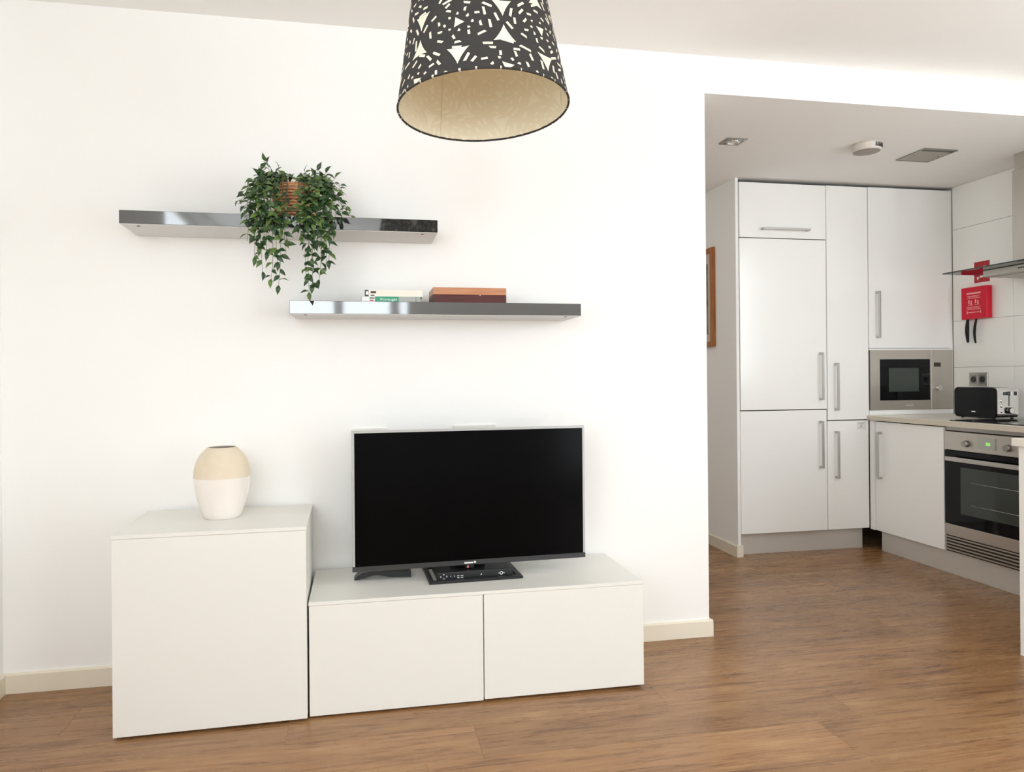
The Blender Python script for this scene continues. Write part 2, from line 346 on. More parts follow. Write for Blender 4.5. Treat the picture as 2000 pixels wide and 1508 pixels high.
# wall tiles of the kitchen: each one a slab proud of the grout
tile_rows = [0.873, 1.182, 1.487, 1.792, 2.097, HK]
ty = [1.155, 0.727, 0.227, -0.273, -0.773, -1.25]
struct('trim_1', box(XR-0.003, XR, -1.25, 1.8, 0.80, HK), 'grout', 'grout bed behind the kitchen wall tiles')
trim = bpy.data.objects['trim_1']
for zi in range(len(tile_rows)-1):
    for yi in range(len(ty)-1):
        obj('tile', box(XR-0.011, XR-0.003, ty[yi+1]+0.001, ty[yi]-0.001, tile_rows[zi]+0.001, tile_rows[zi+1]-0.001, 0.0008), 'tile_glaze', trim)

# flush lamp added out of view to light the hallway behind the long wall
hl = thing('hall_fill_lamp', 'unseen round ceiling lamp added to light the hallway', 'lamp', (2.05, 1.35, HK-0.05))
bm = lathe([(0.13, HK), (0.13, HK-0.02), (0.12, HK-0.024)], 32, cap_top=True); bmesh.ops.translate(bm, vec=(2.05, 1.35, 0), verts=bm.verts); obj('base_ring', bm, 'plastic_white', hl)
bm = lathe([(0.118, HK-0.0245), (0.10, HK-0.042), (0.05, HK-0.05), (0.003, HK-0.051)], 32); bmesh.ops.translate(bm, vec=(2.05, 1.35, 0), verts=bm.verts); obj('diffuser', bm, 'hall_fill_glow', hl)

# ------------------------------------------------------------------ living-room furniture
CW = 'cabinet_white'
t = thing('tall_cabinet', 'tall white storage cube with one plain door, vase on top', 'cabinet', (0.30, -0.22, 0))
obj('carcass', box(0.0, 0.599, -0.414, -0.014, 0.010, 0.636, 0.001), CW, t)
obj('top_panel', box(-0.001, 0.601, -0.434, -0.014, 0.637, 0.649, 0.0012), CW, t)
obj('door', box(0.0005, 0.5985, -0.433, -0.4155, 0.009, 0.6364, 0.0008), CW, t)
for sx in (0.03, 0.57):
    for sy in (-0.40, -0.03): obj('glide', cyl((sx, sy, 0), (sx, sy, 0.010), 0.012), 'gap_dark', t)
t.rotation_euler = (0, 0, math.radians(1.0)); t.location.x -= 0.004; t.location.y -= 0.001
t = thing('tv_bench', 'long low white television bench with two plain doors', 'tv bench', (1.2, -0.21, 0))
obj('carcass', box(0.604, 1.796, -0.395, -0.014, 0.010, 0.377, 0.001), CW, t)
obj('top_panel', box(0.603, 1.797, -0.415, -0.014, 0.378, 0.390, 0.0012), CW, t)
obj('door', box(0.6045, 1.1985, -0.414, -0.3965, 0.007, 0.3772, 0.0008), CW, t)
obj('door', box(1.2025, 1.7965, -0.414, -0.3965, 0.010, 0.3774, 0.0008), CW, t)
for sx in (0.64, 1.2, 1.76):
    for sy in (-0.36, -0.03): obj('glide', cyl((sx, sy, 0), (sx, sy, 0.010), 0.012), 'gap_dark', t)

# vase
vx, vy, vz = 0.290, -0.195, 0.649
t = thing('vase', 'rounded ceramic vase, cream above and glossy white below', 'vase', (vx, vy, vz))
def vr(h):   # radius over height
    P = [(0, .058), (.004, .064), (.02, .0705), (.05, .0805), (.09, .0905), (.125, .0955), (.15, .0965), (.175, .0945), (.2, .0880), (.222, .0765), (.238, .0630), (.246, .0530), (.250, .0490)]
    for (h0, r0), (h1, r1) in zip(P, P[1:]):
        if h <= h1: return r0+(r1-r0)*(h-h0)/(h1-h0)
    return P[-1][1]
def smooth_vr(h): return (vr(max(h-.006, 0))+2*vr(h)+vr(min(h+.006, .25)))/4
split = 0.146
bm = lathe([(smooth_vr(h), h) for h in [0, .003, .008, .02, .035, .05, .07, .09, .105, .12, .135, split]], 56, cap_bottom=True)
bmesh.ops.translate(bm, vec=(vx, vy, vz), verts=bm.verts); obj('glazed_base', bm, 'vase_glaze', t)
bm = lathe([(smooth_vr(h), h) for h in [split, .158, .17, .182, .194, .206, .216, .226, .234, .241, .246, .250]] + [(.0475, .2515), (.0455, .2505)], 56)
bmesh.ops.translate(bm, vec=(vx, vy, vz), verts=bm.verts); obj('cream_shoulder', bm, 'vase_cream', t)
bm = lathe([(.0455, .2505), (.047, .243), (.060, .232), (.078, .205), (.086, .15), (.07, .05), (.02, .02), (.002, .02)], 40)
bmesh.ops.translate(bm, vec=(vx, vy, vz), verts=bm.verts); obj('inside', bm, 'vase_inside', t, recalc=False)

# floating shelves
def shelf(x0, x1, y0, z0, z1, label):
    t = thing('floating_shelf', label, 'shelf', ((x0+x1)/2, y0/2, z0), 'glossy dark grey wall shelves')
    obj('board', box(x0, x1, y0, -0.001, z0+0.0015, z1, 0.0010), 'shelf_lacquer', t)
    obj('underside', box(x0+0.001, x1-0.001, y0+0.001, -0.001, z0, z0+0.0015), 'shelf_under', t)
    for sx in (x0+0.055, x1-0.055):
        obj('screw_cap', cyl((sx, y0+0.03, z0-0.0012), (sx, y0+0.03, z0+0.001), 0.006, 12), 'dark_print', t)
shelf(-0.041, 1.073, -0.215, 1.688, 1.736, 'upper glossy dark grey floating shelf holding the trailing plant')
shelf(0.530, 1.636, -0.210, 1.379, 1.4275, 'lower glossy dark grey floating shelf holding books and wooden box')
ST = 1.4275
# books
t = thing('book', 'thick cream book lying on top of the green book', 'book', (0.905, -0.125, ST+0.0205), 'books on the lower shelf')
obj('page_block', box(0.802, 1.010, -0.185, -0.055, ST+0.0225, ST+0.0440), 'book_paper', t)
c = bmesh.new(); add_box(c, 0.800, 1.016, -0.190, -0.050, ST+0.0205, ST+0.0225); add_box(c, 0.800, 1.016, -0.190, -0.050, ST+0.0440, ST+0.0460); add_box(c, 0.800, 1.016, -0.190, -0.1865, ST+0.0225, ST+0.0440)
obj('cover', c, 'book_cream', t)
obj('spine_emblem', box(0.8005, 0.8145, -0.1908, -0.190, ST+0.0215, ST+0.0450), 'book_navy', t)
obj('emblem_figure', box(0.8045, 0.8135, -0.1913, -0.1908, ST+0.027, ST+0.0395), 'book_white', t)
c = bmesh.new(); add_box(c, 0.822, 0.842, -0.1906, -0.190, ST+0.0325, ST+0.0405); add_box(c, 0.822, 0.836, -0.1906, -0.190, ST+0.0235, ST+0.0270)
obj('spine_title', c, 'dark_print', t)
t = thing('book', 'thin green and grey travel book under the cream book', 'book', (0.90, -0.125, ST), 'books on the lower shelf')
obj('page_block', box(0.792, 1.005, -0.190, -0.055, ST+0.0018, ST+0.0187), 'book_paper', t)
c = bmesh.new(); add_box(c, 0.788, 1.012, -0.194, -0.050, ST, ST+0.0018); add_box(c, 0.788, 1.012, -0.194, -0.050, ST+0.0187, ST+0.0205); add_box(c, 0.838, 0.926, -0.1955, -0.1912, ST+0.0002, ST+0.0203)
obj('cover', c, 'book_green', t)
obj('spine_end', box(0.789, 0.8375, -0.1950, -0.1912, ST+0.0010, ST+0.0195), 'book_white', t)
obj('spine_band', box(0.9265, 0.990, -0.1950, -0.1912, ST+0.0010, ST+0.0195), 'book_grey', t)
obj('spine_band', box(0.9915, 1.008, -0.1945, -0.1912, ST+0.0015, ST+0.0190), 'book_grey', t)
obj('spine_mark', box(0.818, 0.832, -0.1955, -0.1950, ST+0.003, ST+0.0075), 'red_sign', t)
obj('spine_mark', box(0.818, 0.836, -0.1955, -0.1950, ST+0.012, ST+0.0165), 'dark_print', t)
bm = text_mesh('Portugal', 0.0135, 0.060)
bmesh.ops.transform(bm, matrix=Matrix.Translation((0.888, -0.1957, ST+0.0095)) @ Matrix.Rotation(PI/2, 4, 'X'), verts=bm.verts); obj('spine_title', bm, 'white_print', t)
# wooden box
t = thing('wooden_box', 'flat wooden box with orange-brown lid and dark red base', 'box', (1.197, -0.125, ST))
obj('base', box(1.055, 1.339, -0.198, -0.045, ST, ST+0.0300, 0.0012), 'box_base_wood', t)
obj('lid', box(1.055, 1.339, -0.1985, -0.045, ST+0.0306, ST+0.0580, 0.0012), 'box_lid_wood', t)
obj('clasp', cyl((1.236, -0.200, ST+0.0285), (1.236, -0.1975, ST+0.0285), 0.0018, 10), 'chrome', t)

# ------------------------------------------------------------------ television
TV_L = Vector((0.748, -0.263, 0)); TV_A = 0.0308; TW, TH = 0.8886, 0.511
tvc = TV_L + Vector((math.cos(TV_A), math.sin(TV_A), 0))*TW/2
tv = thing('television', 'black flat television with thin silver bezel on low white bench', 'television', (tvc.x, tvc.y, 0.3902))
def tvp(name, bm, material, parent=None):   # local coordinates: x along the screen, y away from the viewer, z from the bench
    o = obj(name, bm, material); o.parent = parent or tv; return o
def tvl(name, bm, material):
    bmesh.ops.recalc_face_normals(bm, faces=bm.faces); me = bpy.data.meshes.new(name); bm.to_mesh(me); bm.free(); me.materials.append(MATS[material])
    o = bpy.data.objects.new(name, me); COL.objects.link(o); o.parent = tv; return o
tv.rotation_euler = (0, 0, TV_A)
zb, zt, hw = 0.050, 0.050+TH, TW/2
tvl('rear_housing', box(-hw+0.004, hw-0.004, 0.012, 0.034, zb+0.004, zt-0.004, 0.003), 'black_plastic')
tvl('rear_bulge', box(-hw*0.62, hw*0.62, 0.034, 0.070, zb+0.02, zt-0.16, 0.012, 2), 'black_plastic')
tvl('screen', box(-hw+0.010, hw-0.0085, 0.0015, 0.012, zb+0.0175, zt-0.0085), 'tv_screen')
bm = bmesh.new(); add_box(bm, -hw, -hw+0.0095, 0, 0.014, zb+0.019, zt, 0.001); add_box(bm, hw-0.0085, hw, 0, 0.014, zb+0.019, zt, 0.001); add_box(bm, -hw+0.0095, hw-0.0085, 0, 0.014, zt-0.0088, zt, 0.001)
tvl('bezel', bm, 'silver_plastic')
tvl('chin_strip', box(-hw-0.0005, hw+0.0005, -0.001, 0.015, zb, zb+0.0185, 0.0015), 'dark_plastic')
bm = bmesh.new()
for i in range(7): add_box(bm, -0.0335+i*0.0048, -0.0335+i*0.0048+0.0042, -0.0016, -0.001, zb+0.006, zb+0.0115)
add_box(bm, 0.0025, 0.0105, -0.0016, -0.001, zb+0.0065, zb+0.0135, 0.001)
tvl('logo', bm, 'white_print')
tvl('standby_lens', box(-0.030, 0.004, -0.0005, 0.012, zb-0.012, zb, 0.002), 'black_plastic')
tvl('standby_light', box(-0.0215, -0.0185, -0.0012, -0.0003, zb-0.0105, zb-0.0025), 'led_red')
# ring stand and neck
bm = bmesh.new(); x0, x1, y0, y1 = -0.172, 0.180, -0.050, 0.185
for a in ((x0, x1, y0, y0+0.020), (x0, x1, y1-0.03, y1), (x0, x0+0.018, y0+0.02, y1-0.03), (x1-0.022, x1, y0+0.02, y1-0.03)): add_box(bm, a[0], a[1], a[2], a[3], 0.0, 0.0105, 0.002)
tvl('stand_ring', bm, 'black_plastic')
tvl('stand_neck', prism([(0.080, 0.01), (0.180, 0.0105), (0.180, 0.02), (0.066, 0.24), (0.045, 0.24)], 'x', -0.06, 0.06), 'black_plastic')
# set-top box inside the ring
sb = thing('set_top_box', 'black set-top box with white button symbols, under the television', 'set-top box', (1.193, -0.19, 0.3902))
sb.rotation_euler = (0, 0, TV_A)
def sbl(name, bm, material):
    bmesh.ops.recalc_face_normals(bm, faces=bm.faces); me = bpy.data.meshes.new(name); bm.to_mesh(me); bm.free(); me.materials.append(MATS[material])
    o = bpy.data.objects.new(name, me); COL.objects.link(o); o.parent = sb; return o
FY = -0.084
sbl('casing', box(-0.142, 0.145, FY, 0.060, 0.003, 0.0345, 0.003, 2), 'black_plastic')
for sx in (-0.12, 0.12):
    for sy in (-0.06, 0.04): sbl('rubber_foot', cyl((sx, sy, 0), (sx, sy, 0.004), 0.008, 12), 'black_plastic')
bm = bmesh.new(); k0 = -0.118
for a in range(4):
    t_ = a*PI/2; cx, cz = k0+0.011*math.cos(t_), 0.019+0.0075*math.sin(t_); w, h_ = (0.006, 0.0022) if a % 2 else (0.0022, 0.006)
    add_box(bm, cx-w/2, cx+w/2, FY-0.0006, FY, cz-h_/2, cz+h_/2)
for cx in (-0.092, -0.078): add_box(bm, cx-0.001, cx+0.001, FY-0.0006, FY, 0.017, 0.0205)
for cx, w in ((-0.064, 0.008), (-0.050, 0.009)):
    add_box(bm, cx-w/2, cx+w/2, FY-0.0006, FY, 0.0185, 0.0205); add_box(bm, cx-w/2, cx+w/2, FY-0.0006, FY, 0.0115, 0.0140)
merge(bm, prism([(0.020, 0.0175), (0.0255, 0.0175), (0.02275, 0.0235)], 'y', FY-0.0006, FY))
for i in range(14):
    a0, a1 = 2*PI*i/14, 2*PI*(i+1)/14; cx, cz = 0.100, 0.019
    merge(bm, prism([(cx+r_*math.cos(a_), cz+r_*math.sin(a_)) for r_, a_ in ((0.0062, a0), (0.0062, a1), (0.0040, a1), (0.0040, a0))], 'y', FY-0.0006, FY))
add_box(bm, 0.0885, 0.0915, FY-0.0006, FY, 0.0175, 0.0205); add_box(bm, 0.1085, 0.1115, FY-0.0006, FY, 0.0175, 0.0205)
sbl('button_symbols', bm, 'white_print')['kind'] = 'stuff'
# low black arched device below the left corner of the television
prof = [(0, 0), (.018, .0015), (.034, .0045), (.052, .0105), (.070, .0135), (.090, .0140), (.112, .0105), (.135, .0060), (.160, .0040), (.190, .0025), (.212, 0.0), (.212, .0235), (.150, .0265), (.070, .0280), (.030, .0240), (.012, .0140)]
bm = prism([(0.752+u, 0.3905+v) for u, v in prof], 'y', -0.190, -0.135)
bmesh.ops.bevel(bm, geom=list(bm.edges), offset=0.001, segments=1, affect='EDGES')
tag(obj('black_device', bm, 'black_plastic'), 'low black plastic device with arched underside below the television\'s left corner', 'device')
# sockets behind the television, their upper edges just showing
def tv_socket(x0, x1, z1, label):
    t = thing('wall_socket', label, 'socket', ((x0+x1)/2, -0.006, z1-0.085), 'white sockets behind the television')
    obj('plate', box(x0, x1, -0.011, 0.0, z1-0.085, z1, 0.002), 'plastic_white', t)
    for k in range(2):
        cx = x0+(x1-x0)*(0.27+0.46*k); obj('insert', cyl((cx, -0.0135, z1-0.043), (cx, -0.011, z1-0.043), 0.020, 20), 'plastic_white', t)
tv_socket(0.748, 0.886, 0.9425, 'white wall socket peeking above the television\'s top left edge')
tv_socket(1.157, 1.330, 0.9465, 'white wall socket peeking above the middle of the television')

# ------------------------------------------------------------------ pendant lamp
LR, LRT, LHGT = 0.2005, 0.142, 0.345
lamp = thing('pendant_lamp', 'black pendant lamp with white geometric print hanging from the ceiling', 'lamp', (1.069, -1.203, 1.772))
lamp.rotation_euler = (math.radians(-2.0), math.radians(-1.6), 0)
def lml(name, bm, material, parent=None, recalc=True):
    if recalc: bmesh.ops.recalc_face_normals(bm, faces=bm.faces)
    me = bpy.data.meshes.new(name); bm.to_mesh(me); bm.free(); me.materials.append(MATS[material])
    o = bpy.data.objects.new(name, me); COL.objects.link(o); o.parent = parent or lamp; return o
def cone_pt(th, s, off):    # th: angle with 0 facing the viewer, s: 0 at the rim .. 1 at the top
    r_ = LR+(LRT-LR)*s+off; z_ = LHGT*s; return Vector((r_*math.sin(th), -r_*math.cos(th), z_))
NS = 96
def cone_shell(off, s0, s1, flip):
    bm = bmesh.new(); ra = []
    for s in (s0, s1): ra.append([bm.verts.new(cone_pt(2*PI*i/NS, s, off)) for i in range(NS)])
    for i in range(NS):
        q = (ra[0][i], ra[0][(i+1) % NS], ra[1][(i+1) % NS], ra[1][i]); f = bm.faces.new(q if not flip else tuple(reversed(q))); f.smooth = True
    return bm
shade = lml('shade', cone_shell(0.0, 0.0, 1.0, False), 'shade_black', recalc=False)
lin = lml('lining', cone_shell(-0.0022, 0.0, 1.0, True), 'shade_lining', recalc=False)
bm = bmesh.new()      # rolled rim
ring = []
for i in range(NS):
    a = 2*PI*i/NS; c0 = cone_pt(a, 0, -0.0011); rad = Vector((math.sin(a), -math.cos(a), 0))
    ring.append([bm.verts.new(c0+rad*0.0026*math.cos(j*PI/3)+Vector((0, 0, 0.0026*math.sin(j*PI/3)))) for j in range(6)])
for i in range(NS):
    for j in range(6):
        f = bm.faces.new((ring[i][j], ring[(i+1) % NS][j], ring[(i+1) % NS][(j+1) % 6], ring[i][(j+1) % 6])); f.smooth = True
lml('rim', bm, 'shade_black')
# printed confetti rings: discs of dashes in staggered rows, concave triangles between them
rl = random.Random(11)
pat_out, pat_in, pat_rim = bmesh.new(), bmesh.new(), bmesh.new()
def patch(poly):      # poly in (arc metres at radius RM, slant metres)
    cen = (sum(p[0] for p in poly)/len(poly), sum(p[1] for p in poly)/len(poly))
    if cen[1] > LHGT-0.004 or max(p[1] for p in poly) < 0.0: return
    poly = [(u, min(max(v, 0.0005), LHGT-0.001)) for u, v in poly]
    if max(p[1] for p in poly)-min(p[1] for p in poly) < 0.0012: return
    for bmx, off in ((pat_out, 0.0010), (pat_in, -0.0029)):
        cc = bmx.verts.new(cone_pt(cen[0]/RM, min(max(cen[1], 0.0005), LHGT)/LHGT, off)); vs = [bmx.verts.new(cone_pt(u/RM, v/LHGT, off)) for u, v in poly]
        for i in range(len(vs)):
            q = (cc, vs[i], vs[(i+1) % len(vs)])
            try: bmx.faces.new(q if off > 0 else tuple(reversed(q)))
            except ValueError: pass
RM = 0.172; SPX = 2*PI*RM/6; SPY = 0.106; DR = SPX*0.5
def dash(cx, cy, ln, w, ang):
    c_, s_ = math.cos(ang), math.sin(ang); sk = rl.uniform(-0.35, 0.35)*w
    pts = [(-ln/2, -w/2), (0, -w/2), (ln/2+sk, -w/2), (ln/2-sk, w/2), (0, w/2), (-ln/2+sk*0.7, w/2)]
    patch([(cx+u*c_-v*s_, cy+u*s_+v*c_) for u, v in pts])
def cusp(cx, cy, r_, rot, k=0.46, n=5):
    corners = [(cx+r_*math.cos(rot+2*PI*i/3), cy+r_*math.sin(rot+2*PI*i/3)) for i in range(3)]; poly = []
    for i in range(3):
        a, b_ = corners[i], corners[(i+1) % 3]; mx_, my_ = ((a[0]+b_[0])/2*(1-k)+cx*k, (a[1]+b_[1])/2*(1-k)+cy*k)
        for q in range(n):
            t_ = q/n; poly.append(((1-t_)**2*a[0]+2*t_*(1-t_)*mx_+t_*t_*b_[0], (1-t_)**2*a[1]+2*t_*(1-t_)*my_+t_*t_*b_[1]))
    patch(poly)
U0 = math.radians(4.5)*RM
for rw in range(-1, 5):
    cy = 0.004+rw*SPY
    for k in range(6):
        cx = U0+(k+0.5*(rw % 2))*SPX
        sq = SPY/SPX/0.866
        cusp(cx, cy, 0.0135, rl.uniform(0, 2*PI), 0.08, 3)
        for cnt, rad, ln, w in ((8, 0.0270, 0.0060, 0.0050), (8, 0.0450, 0.0110, 0.0050), (9, 0.0630, 0.0165, 0.0052), (11, 0.0790, 0.0215, 0.0054)):
            ph = rl.uniform(0, 2*PI)
            for i in range(cnt):
                a = ph+2*PI*(i+rl.uniform(-0.16, 0.16))/cnt; rr_ = rad+rl.uniform(-0.003, 0.003)
                if rad > 0.07 and rl.random() < 0.35: continue
                tang = a+PI/2+rl.uniform(-0.5, 0.5) if rad > 0.06 else rl.uniform(0, PI)
                dash(cx+rr_*math.cos(a), cy+rr_*math.sin(a)*0.72, ln*rl.uniform(0.75, 1.15), w, tang)
        cusp(cx+SPX/2, cy+SPY/3, 0.0255, PI/2+PI, 0.34); cusp(cx, cy+SPY*2/3, 0.0255, PI/2, 0.34)
lml('printed_pattern', pat_out, 'shade_print', shade, recalc=False)['kind'] = 'stuff'
lml('painted_glow_through', pat_in, 'lining_glow_paint', lin, recalc=False)['kind'] = 'stuff'  # light through the white print, painted as paler patches on the lining
# white ticks where the print wraps over the rim
bm = bmesh.new()
for i in range(26):
    a = 2*PI*(i+rl.uniform(-0.3, 0.3))/26; w = rl.uniform(0.010, 0.028)
    for da in (0,):
        pts = [cone_pt(a+s_*w, 0, 0.0019)+Vector((0, 0, dz)) for s_, dz in ((-.5, -0.0024), (.5, -0.0024), (.5, 0.0024), (-.5, 0.0024))]
        bm.faces.new([bm.verts.new(p) for p in pts])
        pts = [cone_pt(a+s_*w, 0, off)+Vector((0, 0, -0.0029)) for s_, off in ((-.5, 0.0018), (.5, 0.0018), (.5, -0.0040), (-.5, -0.0040))]
        bm.faces.new([bm.verts.new(p) for p in pts])
lml('rim_print', bm, 'shade_print', shade)['kind'] = 'stuff'
bm = bmesh.new(); th = PI+0.42
bm.faces.new([bm.verts.new(cone_pt(th+da, s_, -0.0032)) for da, s_ in ((-0.0022, 0.0), (-0.0022, 1.0), (0.0022, 1.0), (0.0022, 0.0))]); lml('seam', bm, 'mount_card', lin)
bm = bmesh.new()
for i in range(3): merge(bm, cyl((0.018*math.cos(i*2.094), 0.018*math.sin(i*2.094), LHGT-0.03), ((LRT-0.002)*math.cos(i*2.094), (LRT-0.002)*math.sin(i*2.094), LHGT-0.004), 0.0018, 8))
lml('spider', bm, 'steel')
lml('socket', cyl((0, 0, LHGT-0.075), (0, 0, LHGT-0.015), 0.020, 20), 'plastic_white')
lml('bulb', lathe([(0.004, LHGT-0.185), (0.018, LHGT-0.180), (0.028, LHGT-0.163), (0.030, LHGT-0.145), (0.026, LHGT-0.122), (0.016, LHGT-0.095), (0.014, LHGT-0.075)], 24, cap_bottom=True), 'plastic_white')
top = H-1.772
lml('cord', cyl((0, 0, LHGT-0.016), (0.010, -0.012, top-0.045), 0.0032, 10), 'plastic_white')
lml('ceiling_rose', lathe([(0.004, top-0.052), (0.030, top-0.046), (0.046, top-0.018), (0.050, top-0.006)], 28, cap_bottom=True, cap_top=True), 'plastic_white')

# ------------------------------------------------------------------ trailing plant in a wicker basket
PX, PY, PZ = 0.545, -0.112, 1.736
pl = thing('potted_plant', 'trailing green leafy plant in a wicker basket on upper shelf', 'plant', (PX, PY, PZ))
def pll(name, bm, material, parent=None, recalc=True):
    if recalc: bmesh.ops.recalc_face_normals(bm, faces=bm.faces)
    me = bpy.data.meshes.new(name); bm.to_mesh(me); bm.free(); me.materials.append(MATS[material])
    o = bpy.data.objects.new(name, me); COL.objects.link(o); o.parent = parent or pl; return o
bm = bmesh.new()          # woven bands: each row bulges in and out around the uprights
nb, nu = 11, 22
def bask_r(z): return 0.066+0.020*z/0.122
for b_ in range(nb):
    zc = 0.006+b_*0.0111; pts = []
    for i in range(nu*4):
        a = 2*PI*i/(nu*4); rr_ = bask_r(zc)+0.0030*math.cos(nu*a/1.0/1+PI*(b_ % 2)); pts.append(Vector((rr_*math.cos(a), rr_*math.sin(a), zc)))
    rings = []
    for i, p in enumerate(pts):
        rad = Vector((p.x, p.y, 0)).normalized(); rings.append([bm.verts.new(p+rad*0.0042*math.cos(j*PI/2)+Vector((0, 0, 0.0058*math.sin(j*PI/2)))) for j in range(4)])
    for i in range(len(rings)):
        for j in range(4):
            f = bm.faces.new((rings[i][j], rings[(i+1) % len(rings)][j], rings[(i+1) % len(rings)][(j+1) % 4], rings[i][(j+1) % 4])); f.smooth = True
basket = pll('basket', bm, 'wicker')
pll('inner_pot', lathe([(0.060, 0.001), (0.0795, 0.112)], 32, cap_bottom=True), 'wicker', basket)
bm = bmesh.new()
for i in range(60):
    a0 = 2*PI*i/60; a1 = 2*PI*(i+1)/60
    for ph in (0, PI):
        def rp(a): return Vector(((0.0875+0.003*math.cos(15*a+ph))*math.cos(a), (0.0875+0.003*math.cos(15*a+ph))*math.sin(a), 0.123+0.003*math.sin(15*a+ph)))
        merge(bm, cyl(rp(a0), rp(a1), 0.0036, 6))
pll('rim_braid', bm, 'wicker', basket)
pll('soil', lathe([(0.001, 0.106), (0.078, 0.102)], 24, cap_top=False), 'soil')
# vines: (tip x, tip z, tip y) in metres, shaped to spill over the shelf front
def wz(px, py, y_=-0.28):      # table of tips measured on the photograph is stored already as metres
    return px, py, y_
rp_ = random.Random(23)
leaf_spots = []
def bez(P, n):
    out = []
    for i in range(n+1):
        t_ = i/n; a = (1-t_)**3; b1 = 3*t_*(1-t_)**2; c1 = 3*t_*t_*(1-t_); d1 = t_**3
        out.append(P[0]*a+P[1]*b1+P[2]*c1+P[3]*d1)
    return out
# tips relative to the basket base centre: dx, dy, dz
up_tips = [(-.100, -.03, .215), (-.125, -.05, .192), (-.055, -.04, .185), (-.030, -.07, .165), (-.145, -.06, .135), (-.178, -.05, .095), (-.185, -.08, .055), (-.165, -.10, .030), (-.085, -.09, .170),
           (-.110, -.02, .165), (-.070, -.02, .150), (-.135, -.10, .085), (-.095, -.10, .120), (-.120, -.07, .150),
           (.085, -.03, .190), (.040, -.05, .172), (.115, -.04, .178), (.150, -.06, .155), (.175, -.05, .118), (.190, -.06, .092), (.188, -.08, .045), (.205, -.06, .018), (.065, -.09, .150),
           (.100, -.02, .150), (.130, -.10, .110), (.160, -.10, .075), (.020, -.06, .130), (.110, -.10, .135), (.045, -.02, .150), (.080, -.07, .165)]
down_tips = [(-.150, -.165, -.030), (-.120, -.175, -.075), (-.150, -.17, -.110), (-.125, -.17, -.165), (-.098, -.17, -.215), (-.070, -.165, -.240), (-.045, -.165, -.262), (-.048, -.17, -.180),
             (-.018, -.17, -.150), (-.015, -.175, -.100), (-.085, -.17, -.145), (-.110, -.175, -.130), (-.140, -.15, .010), (-.100, -.175, -.03), (-.060, -.18, -.06), (-.080, -.18, .02), (-.040, -.175, -.02), (-.130, -.16, -.05),
             (-.115, -.165, .04), (-.065, -.165, .065), (-.092, -.17, -.09), (-.03, -.18, -.07),
             (.020, -.17, -.045), (.035, -.175, -.085), (.060, -.165, -.285), (.050, -.17, -.225), (.070, -.165, -.258), (.095, -.17, -.240), (.118, -.165, -.205), (.130, -.17, -.170), (.105, -.17, -.135), (.070, -.17, -.165),
             (.150, -.165, -.03), (.175, -.15, -.010), (.130, -.175, -.085), (.090, -.175, -.10), (.055, -.18, -.05), (.110, -.18, -.02), (.080, -.18, .02), (.135, -.165, .03), (.040, -.175, .01), (.075, -.175, -.04), (.1, -.17, .05),
             (.06, -.165, -.12), (.145, -.17, -.06), (.115, -.175, -.11)]
stems = []
for (dx, dy, dz) in up_tips:
    st = Vector((dx*0.40, rp_.uniform(-0.04, 0.03), 0.108)); tip = Vector((dx, dy, dz))
    P = [st, st+Vector((dx*0.10, -0.01, 0.06)), Vector((dx*0.85, dy*0.8, dz+0.035 if dz < 0.14 else dz-0.035)), tip]; stems.append((bez(P, 8), 0.0240, True))
for (dx, dy, dz) in down_tips:
    sgn = -1 if dx < 0 else 1
    st = Vector((0.035*sgn+dx*0.25, rp_.uniform(-0.05, -0.01), 0.110)); tip = Vector((dx, dy, dz)); hump = rp_.uniform(0.125, 0.165)
    edge = Vector((dx*0.9+0.012*sgn*rp_.random(), -0.135-rp_.uniform(0, 0.03), rp_.uniform(0.06, 0.10)))
    P1 = [st, st+Vector((dx*0.2, -0.02, hump-0.09)), Vector((dx*0.7, -0.10, hump)), edge]
    pts = bez(P1, 5)
    if dz < edge.z-0.02:
        sway = rp_.uniform(-0.02, 0.02)
        P2 = [edge, edge+Vector((0.004*sgn, -0.02, -0.05)), Vector((dx+sway, dy-0.004, dz+(edge.z-dz)*0.4)), tip]
        pts = pts[:-1]+bez(P2, max(4, int((edge.z-dz)/0.03)))
    stems.append((pts, 0.0215, False))
for pts, sp, upw in stems:
    pll('stem', tube(pts, 0.0013, 5, 0.0007), 'stem')
    acc = 0.0; side = rp_.choice((-1, 1)); total = sum((b_-a).length for a, b_ in zip(pts, pts[1:])); run = 0.0; nxt = min(0.035, total*0.4)
    for a, b_ in zip(pts, pts[1:]):
        seg = (b_-a).length; d = (b_-a).normalized()
        while nxt <= run+seg:
            p = a+d*(nxt-run); side = -side
            out = Vector((side*rp_.uniform(0.5, 1.0), -rp_.uniform(0.05, 0.8), rp_.uniform(-0.25, 0.45)))
            dirv = (d*rp_.uniform(0.35, 0.9)+out).normalized()
            leaf_spots.append((p, dirv, rp_.uniform(0.85, 1.25), p.y+0.02*rp_.random()))
            if rp_.random() < 0.30:
                o2 = Vector((-side*rp_.uniform(0.4, 1.0), -rp_.uniform(0.1, 0.9), rp_.uniform(-0.3, 0.4)))
                leaf_spots.append((p, (d*0.5+o2).normalized(), rp_.uniform(0.75, 1.1), p.y))
            nxt += sp*rp_.uniform(0.8, 1.2)
        run += seg
    tipdir = (pts[-1]-pts[-2]).normalized()
    leaf_spots.append((pts[-1], (tipdir+Vector((0, -0.15, 0))).normalized(), 1.1, pts[-1].y-0.2))
